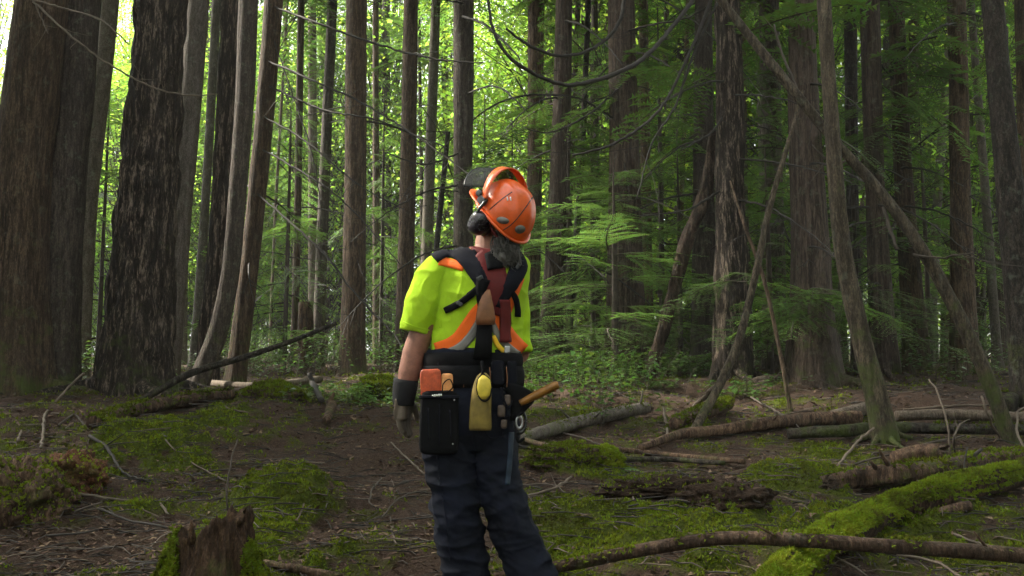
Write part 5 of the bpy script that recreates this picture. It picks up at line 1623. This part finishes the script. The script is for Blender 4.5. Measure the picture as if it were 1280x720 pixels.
def crease(fx, fy, fz, sh, o):
    n_ = perlin(np.stack([a[:, 0] * fx + a[:, 2] * sh + o, a[:, 1] * fx, a[:, 2] * fz - a[:, 0] * fy], 1))
    return (1 - np.clip(np.abs(n_) * 1.5, 0, 1)) ** 3
arm = np.clip((np.abs(a[:, 0] + .02) - .15) / .06, 0, 1)
push(sh_me, .004 * fo * low + .007 * fr * low + .015 * crease(3.2, 4, 2.2, 3, 0) * low + .007 * crease(5, -6, 4, -5, 3) * (low + .4 * arm) + .0045 * crease(12, 9, 9, 6, 8) * low - .006)
shirt = link('shirt', sh_me, M['hivis'], person)
shb = bvh(sh_me)
# dark opening at the sleeve end, hem
V, F = limb([pp(521, 408, -.024), pp(519.5, 415, -.024)], [pr(21.0), pr(20.4)], 26, 1, .01)
part('sleeve_hem', (V, F), M['hivis'], shirt)
for pts_ in ([(556, 338), (548, 360), (549, 385), (550, 410)], [(504, 402), (515, 407), (528, 411), (538, 413)], [(641, 348), (637, 372), (640, 405)]):
    band('seam', shb, pts_, 1.3, M['hivis'], shirt, .001, .0016, 3, 3.0)
# stripes
band('orange_stripe', shb, [(549, 326), (570, 331), (580, 334)], 11, M['orange_tape'], shirt, .002, .002)
band('yellow_trim', shb, [(582, 313), (594, 322), (603, 334), (609, 350)], 4.5, M['yellow_trim'], shirt, .005, .002)
band('orange_stripe', shb, [(588, 313), (600, 326), (609, 344), (611, 362)], 12, M['orange_tape'], shirt, .002, .002)
band('silver_stripe', shb, [(607, 346), (606, 362), (603, 385)], 9, M['silver_tape'], shirt, .004, .002)
band('orange_stripe', shb, [(648, 346), (643, 360), (637, 374), (631, 390)], 15, M['orange_tape'], shirt, .002, .002)
band('orange_stripe', shb, [(545, 437), (562, 431), (574, 422), (584, 408), (594, 394), (603, 384)], 17, M['orange_tape'], shirt, .002, .002)
band('silver_stripe', shb, [(544, 446), (562, 441), (578, 432), (590, 418), (600, 402), (607, 388)], 11, M['silver_tape'], shirt, .004, .002)
band('orange_stripe', shb, [(547, 453), (566, 449), (582, 444)], 5, M['orange_tape'], shirt, .003, .002)
band('orange_stripe', shb, [(617, 392), (628, 410), (640, 426), (653, 439)], 20, M['orange_tape'], shirt, .002, .002)
band('silver_stripe', shb, [(615, 405), (624, 422), (640, 438), (654, 446)], 8, M['silver_tape'], shirt, .004, .002)
band('yellow_trim', shb, [(616, 420), (622, 432), (630, 440)], 5, M['yellow_trim'], shirt, .006, .002)
band('collar', shb, [(588, 307), (600, 312), (616, 314), (632, 312)], 12, M['red_web'], shirt, .006, .004, label='dark red collar')

# --- harness
har = band('harness', shb, [(598, 318), (610, 330), (618, 345), (620, 372), (614, 392)], 30, M['red_web'], person, .006, .006, 7)
band('shoulder_strap', shb, [(543, 324), (556, 313), (572, 312), (586, 324), (596, 341), (604, 356)], [12, 20, 26, 25, 21, 16], M['pad'], har, .004, .010, 7)
band('shoulder_strap', shb, [(604, 350), (601, 366), (603, 384)], [16, 11, 10], M['black_web'], har, .012, .008, 5)
band('shoulder_strap', shb, [(622, 306), (628, 320), (640, 322), (647, 334), (641, 350), (632, 366), (622, 384)], [16, 22, 22, 22, 18, 15, 12], M['pad'], har, .004, .010, 7)
band('neck_patch', shb, [(614, 318), (618, 338)], 20, M['black_web'], har, .016, .008, 5)
band('thin_strap', shb, [(557, 388), (570, 382), (584, 372), (598, 361)], 8, M['black_web'], har, .008, .004, 4)
band('thin_strap', shb, [(636, 360), (643, 372), (646, 385), (646, 396)], 6, M['black_web'], har, .008, .004, 4)
band('red_strap', shb, [(630, 374), (630, 400), (630, 428)], 13, M['red_web'], har, .012, .005, 5)
V, F = loft([(pp(609, 362, -.155), EX * .012, EY * .006), (pp(608, 370, -.165), EX * .022, EY * .010), (pp(607, 385, -.168), EX * .036, EY * .013), (pp(607, 398, -.168), EX * .043, EY * .014), (pp(607, 406, -.165), EX * .040, EY * .011)], 24)
part('leather_yoke', (V, F), M['leather'], har, 'brown leather yoke where the straps meet')
V, F = loft([(pp(606, 400, -.150), EX * .032, EY * .010), (pp(605, 425, -.152), EX * .036, EY * .012), (pp(603, 448, -.160), EX * .040, EY * .012)], 20)
part('back_strap', (V, F), M['black_web'], har)

# --- tool belt
rings = []
def beltring(z0, z1, gr, name, par):
    rg = []
    for t in np.linspace(0, 1, 5):
        y = z0 + (z1 - z0) * t
        bul = gr + .006 * math.sin(math.pi * t)
        rg.append((pp(591.5, y, -.002), BX * (pr(57.5) + bul), BY * (.134 + bul)))
    return part(name, loft(rg, 60), M['black_web'], par)
belt = beltring(442, 462, .012, 'tool_belt', person)
beltring(458, 485, .018, 'hip_pad', belt)
for k, (px, w_) in enumerate([(553, 13), (572, 10), (622, 16), (640, 12)]):
    c = pp(px, 466, -.150 + .0006 * abs(px - 592))
    part('belt_loop', rbox(c, BX * pr(w_ / 2), BY * .012, EZ * .052, .2), M['pad'], belt)
part('buckle', rbox(pp(634, 437, -.146), BX * .012, BY * .006, EZ * .016, .2), M['steel'], belt)
for px, py, an in [(601, 349, .5), (645, 335, .9), (575, 380, -.5)]:
    h_, n_ = onto(shb, px, py, .018)
    u_ = Vector((math.cos(an), 0, math.sin(an)))
    part('strap_slide', rbox(h_, u_ * .014, n_ * .004, Vector((-u_.z, 0, u_.x)) * .009, .2), M['blackp'], har)
for px in (563, 579, 612, 633):
    V, Q, T_ = tube([pp(px, 459, -.150), pp(px + 1, 472, -.160), pp(px + .5, 484, -.158)], [.0022] * 3, 6, .01)
    part('stitched_seam', (V, qt(Q, T_)), M['leather'], belt)
for px, py in [(530, 500), (568, 500), (531, 554), (566, 555)]:
    V, F = ellipsoid(pp(px, py, -.198), (EX * .004, EY * .003, EZ * .004), 10)
    part('rivet', (V, F), M['steel'], belt)
V, Q, T_ = tube([pp(626, 484, -.165), pp(630, 500, -.172), pp(636, 510, -.165), pp(640, 500, -.16)], [.004] * 4, 7, .01)
part('cord', (V, qt(Q, T_)), M['pad'], belt)
# wedges in their pouch
pouch = part('wedge_pouch', rbox(pp(549, 528, -.165), BX * pr(23), BY * .030, EZ * .135, .18, taper=.08), M['black_web'], belt)
part('wedge', rbox(pp(538.5, 479, -.170), (BX + EZ * .06).normalized() * pr(12.5), BY * .012, (EZ - BX * .05).normalized() * .060, .16), M['wedge'], pouch, 'battered orange red plastic wedge')
part('wedge', rbox(pp(559, 482, -.160), BX * pr(7), BY * .012, EZ * .052, .16), M['wedge2'], pouch, 'pale orange plastic wedge')
part('pouch_rim', rbox(pp(549, 496, -.168), BX * pr(24), BY * .034, EZ * .008, .3), M['pad'], pouch)
for k in range(5):
    part('white_print', rbox(pp(541 + k * 2.6, 494.8 - .3 * k, -.205), EX * .0036, EY * .001, EZ * (.0045 + .001 * (k % 2)), .1, 1), M['white_print'], pouch)
V, Q, T_ = tube([pp(553, 492, -.19), pp(554, 480, -.195), pp(562, 474, -.195), pp(566, 484, -.19), pp(558, 491, -.19)], [.003] * 5, 6, .01)
part('cord', (V, qt(Q, T_)), M['black_web'], pouch)
for (x0, y0, x1, y1) in [(535, 510, 536, 550), (562, 512, 564, 548), (549, 505, 549, 556)]:
    V, Q, T_ = tube([pp(x0, y0, -.200), pp(x1, y1, -.202)], [.0035, .003], 6, .02)
    part('stitched_seam', (V, qt(Q, T_)), M['pad'], pouch)
# yellow pouch in the middle
yb = loft([(pp(600.5, 538, -.178), EX * pr(12.6), EY * .022), (pp(600.5, 534, -.180), EX * pr(13.4), EY * .027), (pp(600.5, 512, -.182), EX * pr(12.8), EY * .028), (pp(602, 492, -.182), EX * pr(12), EY * .026),
           (pp(603.5, 478, -.182), EX * pr(10.5), EY * .022), (pp(604, 470, -.180), EX * pr(7.5), EY * .016), (pp(604, 466, -.178), EX * pr(3.5), EY * .008)], 28)
yp = part('yellow_pouch', yb, M['yellowp'], belt, 'grubby yellow pouch')
V, F = loft([(pp(604, 499, -.208), EX * pr(3), EY * .006), (pp(604.5, 494, -.211), EX * pr(7.5), EY * .008), (pp(605, 484, -.211), EX * pr(8.8), EY * .010), (pp(605, 475, -.207), EX * pr(7.5), EY * .010), (pp(604, 469, -.198), EX * pr(3.5), EY * .006)], 22)
part('pouch_flap', (V, F), M['yellowb'], yp, 'bright yellow flap')
V, Q, T_ = tube([pp(603, 467, -.199), pp(597, 476, -.208), pp(596.5, 488, -.212), pp(600, 498, -.213), pp(606, 501.5, -.214), pp(612, 497, -.212), pp(614, 485, -.210), pp(612, 475, -.206), pp(605, 468, -.2)], [.0035] * 9, 7, .008)
part('flap_binding', (V, qt(Q, T_)), M['black_web'], yp)
V, Q, T_ = tube([pp(602, 452, -.172), pp(603, 460, -.185), pp(603, 468, -.192)], [.008, .007, .006], 8, .01)
part('hanging_loop', (V, qt(Q, T_)), M['black_web'], yp)
# hatchet sheath and handle at the right hip
sheath = part('tool_sheath', loft([(pp(637, 478, -.12), EX * .012, EY * .012), (pp(640, 482, -.125), EX * .04, EY * .018), (pp(652, 492, -.12), EX * .062, EY * .02), (pp(653, 503, -.12), EX * .05, EY * .02), (pp(646, 517, -.12), EX * .028, EY * .016), (pp(641, 526, -.12), EX * .012, EY * .01)], 20), M['black_web'], belt)
V, Q, T_ = tube([pp(650, 504, -.13), pp(670, 494, -.135), pp(682, 488, -.14), pp(692, 483, -.14), pp(698, 481, -.14)], [.022, .026, .027, .029, .022], 14, .01, None, .7)
part('tool_handle', (V, qt(Q, T_)), M['handle'], sheath, 'amber tool handle')
V, Q, T_ = tube([pp(693, 490, -.152), pp(695, 478, -.152)], [.006, .006], 8, .01)
part('handle_ring', (V, qt(Q, T_)), M['leather'], sheath)
for (x, y, sz, mt) in [(634, 500, .015, 'boot'), (627, 514, .017, 'boot'), (630, 530, .013, 'boot')]:
    part('belt_pouch', rbox(pp(x, y, -.155), EX * sz, EY * .014, EZ * sz * 1.5, .25), M[mt], belt)
def torus(c, X, Y, R, r, n=32, k=10):
    Z = X.cross(Y)
    V = [c + (X * math.cos(6.2832 * i / n) + Y * math.sin(6.2832 * i / n)) * (R + r * math.cos(6.2832 * j / k)) + Z * r * math.sin(6.2832 * j / k) for i in range(n) for j in range(k)]
    F = [(i * k + j, ((i + 1) % n) * k + j, ((i + 1) % n) * k + (j + 1) % k, i * k + (j + 1) % k) for i in range(n) for j in range(k)]
    return V, F
tp = part('tape_measure', torus(pp(650, 527, -.11), EX * .55 + EY * .2, EZ, .046, .011), M['blackp'], belt)
part('tape_face', torus(pp(649, 528, -.125), EX * .5 + EY * .2, EZ, .026, .008), M['steel'], tp)
V, Q, T_ = tube([pp(645, 540, -.13), pp(648, 552, -.12), pp(655, 548, -.11)], [.006, .008, .006], 8, .01)
part('hanging_strap', (V, qt(Q, T_)), M['black_web'], belt)

# --- glove and cuff of the left hand, glove of the right
glove = link('glove', fuse('glove', lh(.004) + [limb([L_WR - lh_dir * .02, L_WR + lh_dir * .02], [.038, .038])], .0045, 3), M['glove'], person, None)
V, F = limb([pp(507.5, 474, -.008), pp(506, 486, -.004), pp(504.5, 500, .002), pp(504, 506, .004)], [pr(15.5), pr(15.3), pr(14), pr(12.8)], 24)
part('glove_cuff', (V, F), M['cuff'], glove)
link('glove', fuse('glove', rh(.004), .0045, 3), M['glove'], person)

# --- helmet
HM = hd(.0, -.012, .055)
def hp(x, y, z): return HM + (Rt * x + Fw * y + Up * z) * HS
def dome(az, el, grow=0.0):
    """Shell point: az 0 front, growing to the wearer's right; el 0 rim .. 1 top."""
    ph = el * math.pi / 2
    fx, fy = math.sin(az), math.cos(az)
    ax, ay = .124 + grow, (.150 if fy > 0 else .158) + grow
    z0 = -.015 - .035 * max(0, -fy) ** 1.5                     # deeper at the nape
    z = z0 + (.142 + grow - z0) * math.sin(ph)
    k = math.cos(ph) ** .85
    ridge = .006 * math.exp(-((fx * k * ax / .030)) ** 2) * (math.sin(ph) > .15) + .004 * math.exp(-(((abs(fx * k * ax) - .058) / .014)) ** 2) * (.2 < math.sin(ph) < .93)
    return hp(fx * k * (ax + ridge), fy * k * (ay + ridge), z + ridge)
na, ne = 96, 26
V = [dome(2 * math.pi * i / na, min(.985, j / (ne - 1))) for j in range(ne) for i in range(na)]
F = [(j * na + i, j * na + (i + 1) % na, (j + 1) * na + (i + 1) % na, (j + 1) * na + i) for j in range(ne - 1) for i in range(na)]
F.append(tuple((ne - 1) * na + i for i in range(na)))
# the inside, so that the shell has thickness
o = len(V)
V += [dome(2 * math.pi * i / na, min(.985, j / (ne - 1)), -.006) for j in range(ne) for i in range(na)]
F += [(o + j * na + i, o + (j + 1) * na + i, o + (j + 1) * na + (i + 1) % na, o + j * na + (i + 1) % na) for j in range(ne - 1) for i in range(na)]
F += [(i, o + i, o + (i + 1) % na, (i + 1) % na) for i in range(na)]
hel_me = poly_mesh('helmet', V, F)
helmet = link('helmet', hel_me, M['shell'], person)
helb = bvh(hel_me)
# rim lip and peak
def ringstrip(f0, f1, a0, a1, n, th, upv):
    V, F = [], []
    for i in range(n + 1):
        a_ = a0 + (a1 - a0) * i / n
        p, q = f0(a_), f1(a_)
        V += [p + upv * th, q + upv * th, q - upv * th, p - upv * th]
    for i in range(n):
        for j in range(4):
            F.append((i * 4 + j, (i + 1) * 4 + j, (i + 1) * 4 + (j + 1) % 4, i * 4 + (j + 1) % 4))
    F += [(0, 1, 2, 3), (n * 4 + 3, n * 4 + 2, n * 4 + 1, n * 4)]
    return V, F
part('rim', ringstrip(lambda a_: dome(a_, 0, -.004), lambda a_: dome(a_, 0, .011) - Up * .004, 0, 2 * math.pi, 96, .004, Up), M['shell'], helmet)
def peak(a_):
    k = max(0, math.cos(a_ * 1.02)) ** .7
    return dome(a_, 0, .012) + Fw * .062 * k - Up * .012 * k + Up * .012 * abs(math.sin(a_))
part('peak', ringstrip(lambda a_: dome(a_, .02, -.002), peak, -1.45, 1.45, 40, .0035, Up), M['shell'], helmet)
# ear defenders on arms, visor brackets
for sx in (-1, 1):
    muff = part('ear_muff', loft([(hp(sx * .102, -.005, -.072), Fw * .036, Up * .046), (hp(sx * .114, -.005, -.072), Fw * .044, Up * .055), (hp(sx * .134, -.005, -.072), Fw * .045, Up * .056), (hp(sx * .154, -.005, -.072), Fw * .040, Up * .050), (hp(sx * .166, -.005, -.072), Fw * .026, Up * .034)], 30, 2.6), M['purple'] if sx < 0 else M['blackp'], helmet)
    part('ear_cushion', loft([(hp(sx * .074, -.005, -.072), Fw * .034, Up * .044), (hp(sx * .082, -.005, -.072), Fw * .046, Up * .057), (hp(sx * .096, -.005, -.072), Fw * .044, Up * .055)], 30, 2.4), M['blackp'], muff)
    V, Q, T_ = tube([hp(sx * .150, .004, -.06), hp(sx * .155, .010, -.02), hp(sx * .142, .016, .012), hp(sx * .130, .022, .032)], [.006, .007, .008, .009], 8, .01)
    part('muff_arm', (V, qt(Q, T_)), M['blackp'], muff)
    part('visor_bracket', rbox(hp(sx * .130, .042, .020), Rt * .014, Fw * .024, Up * .020, .25), M['blackp'], helmet)
    part('bracket_knob', rbox(hp(sx * .134, .070, .036), Rt * .012, Fw * .018, Up * .016, .25), M['blackp'], helmet)
# raised visor: brow guard and smoky mesh swung up about the ears
VA = (Fw * .52 + Up * .86).normalized()              # the arms
VB = (Fw * .86 - Up * .52).normalized()              # the mesh runs on from the guard
def vp(a_, b_, r_=.178, w_=.140):
    return hp(0, .015, .015) + Rt * (math.sin(a_) * w_) + VA * (math.cos(a_) * r_) + VB * b_
guard = part('brow_guard', ringstrip(lambda a_: vp(a_, -.016), lambda a_: vp(a_, .030 * max(0, math.cos(a_)) ** .5 + .004, .182), -1.42, 1.42, 40, .003, VA), M['shell'], helmet)
vn, vm = 26, 8
V = []
for j in range(vm):
    t = j / (vm - 1)
    for i in range(vn):
        a_ = -1.15 + 2.3 * i / (vn - 1)
        V.append(vp(a_, .026 + .150 * t * (.6 + .4 * math.cos(a_)), .182 - .006 * t, .140 + .012 * t))
F = [(j * vn + i, j * vn + i + 1, (j + 1) * vn + i + 1, (j + 1) * vn + i) for j in range(vm - 1) for i in range(vn - 1)]
vis = part('visor', (V, F), M['visor'], helmet)
md = vis.modifiers.new('thick', 'SOLIDIFY'); md.thickness = .0015
V2, Q, T_ = tube([V[(vm - 1) * vn + i] for i in range(vn)], [.003] * vn, 6, .02)
part('visor_frame', (V2, qt(Q, T_)), M['blackp'], vis)
def disc(name, px, py, rx, ry, rot, mat, parent, tree_, off=.002):
    c, n = onto(tree_, px, py)
    V, F = [], []
    k = 28
    for i in range(k):
        a_ = 2 * math.pi * i / k
        ex, ey = rx * math.cos(a_), ry * math.sin(a_)
        p, nn = onto(tree_, px + ex * math.cos(rot) - ey * math.sin(rot), py + ex * math.sin(rot) + ey * math.cos(rot))
        V.append(p + nn * off)
    top = c + n * (off + .001)
    V.append(top)
    F = [(i, (i + 1) % k, k) for i in range(k)]
    V += [v - n * .006 for v in V[:k]]
    F += [(i, k + 1 + i, k + 1 + (i + 1) % k, (i + 1) % k) for i in range(k)]
    return part(name, (V, F), mat, parent)
disc('reflective_sticker', 628.5, 275.5, 8.0, 4.3, .2, M['silver_tape'], helmet, helb)
disc('reflective_sticker', 650, 286.5, 6.6, 5.2, -.2, M['silver_tape'], helmet, helb)
for pts_ in ([(622, 292), (640, 280), (655, 262), (666, 246)], [(612, 262), (626, 250), (640, 240)]):
    band('shell_seam', helb, pts_, 1.2, M['purple'], helmet, .0003, .0006, 3, 3.0)
for q in (634, 638):
    band('moulded_mark', helb, [(q, 246), (q + .6, 251)], 1.6, M['white_print'], helmet, .0003, .0006, 3, 2.0)
# nape strap and hair
V, Q, T_ = tube([hp(-.095, -.03, -.05), hp(-.085, -.085, -.075), hp(-.03, -.125, -.085), hp(.03, -.125, -.085), hp(.085, -.085, -.075), hp(.095, -.03, -.05)], [.010] * 6, 10, .01, None, .5)
part('nape_strap', (V, qt(Q, T_)), M['red_web'], helmet)
hair = link('hair', fuse('hair', [limb([hp(-.055, -.085, -.085), hp(0, -.105, -.095), hp(.05, -.085, -.085)], [.026, .034, .026]), limb([hp(0, -.10, -.09), pp(624, 316, -.085), pp(630, 324, -.10), pp(634, 330, -.10)], [.032, .036, .030, .014]), limb([pp(634, 314, -.085), pp(645, 318, -.08), pp(648, 325, -.08)], [.022, .022, .010])], .005, 2), M['hair'], person)
a, n = coords_of(hair.data)
push(hair.data, .006 * fbm(a * np.array([60, 60, 25]), 3))
hb = Bag()
hr = np.random.default_rng(21)
for k in range(520):
    t = hr.uniform(-1, 1)
    p0 = hp(.062 * t, -.095 + .03 * t * t, -.075 + hr.normal(0, .012)) + Vector(hr.normal(0, .006, 3))
    p2 = pp(632 + 12 * t + hr.normal(0, 4), 322 + hr.normal(0, 6), -.10 + hr.normal(0, .012))
    p1 = (p0 + p2) / 2 + Vector((hr.normal(0, .012), -.022 + hr.normal(0, .008), hr.normal(0, .008)))
    p3 = p2 + Vector((hr.normal(0, .014), hr.normal(0, .01), -abs(hr.normal(0, .014))))
    C_, r_ = resample([p0, p1, p2, p3], [.0016, .0018, .0014, .0006], .014)
    hb.add(*prism_strip(C_, r_))
link('strands', hb.mesh('strands', [M['hair']], True), None, hair)
V, F = limb([hp(-.085, .03, -.10), hp(-.060, .075, -.145), hp(0, .10, -.165), hp(.060, .075, -.145), hp(.085, .03, -.10)], [.014, .024, .030, .024, .014], 14)
part('beard', (V, F), M['hair'], person)

# --- boots
for an in (AN_L, AN_R):
    sole = hz(PB.x + an.x, PB.y + an.y) - PB.z
    ft = [limb([an + Vector((0, 0, .03)), an + Vector((0, -.005, -.04)), Vector((an.x, an.y - .01, sole + .045))], [.058, .056, .052], 22),
          limb([Vector((an.x, an.y - .05, sole + .042)), Vector((an.x, an.y + .08, sole + .045)), Vector((an.x - .01, an.y + .18, sole + .036))], [.044, .050, .036], 20)]
    boot = link('boot', fuse('boot', ft, .007, 4), M['boot'], person)
    part('boot_sole', rbox(Vector((an.x - .005, an.y + .06, sole + .010)), EX * .050, EY * .145, EZ * .014, .4), M['blackp'], boot)
# ------------------------------------------------------------------ the damp air under the trees
bm = bmesh.new()
bmesh.ops.create_cube(bm, size=2)
for v in bm.verts:
    v.co = Vector((v.co.x * 260, 100 + v.co.y * 240, 29 + v.co.z * 37))
hme = bpy.data.meshes.new('haze'); bm.to_mesh(hme); bm.free()
hmat = bpy.data.materials.new('pale forest air'); hmat.use_nodes = True
hn = hmat.node_tree
hn.nodes.remove(hn.nodes['Principled BSDF'])
pv = hn.nodes.new('ShaderNodeVolumePrincipled')
pv.inputs['Color'].default_value = (.92, .95, .88, 1)
pv.inputs['Density'].default_value = 0.0009
hn.links.new(pv.outputs[0], hn.nodes['Material Output'].inputs['Volume'])
tag(link('haze', hme, hmat), 'thin pale damp air between the trees', kind='stuff')
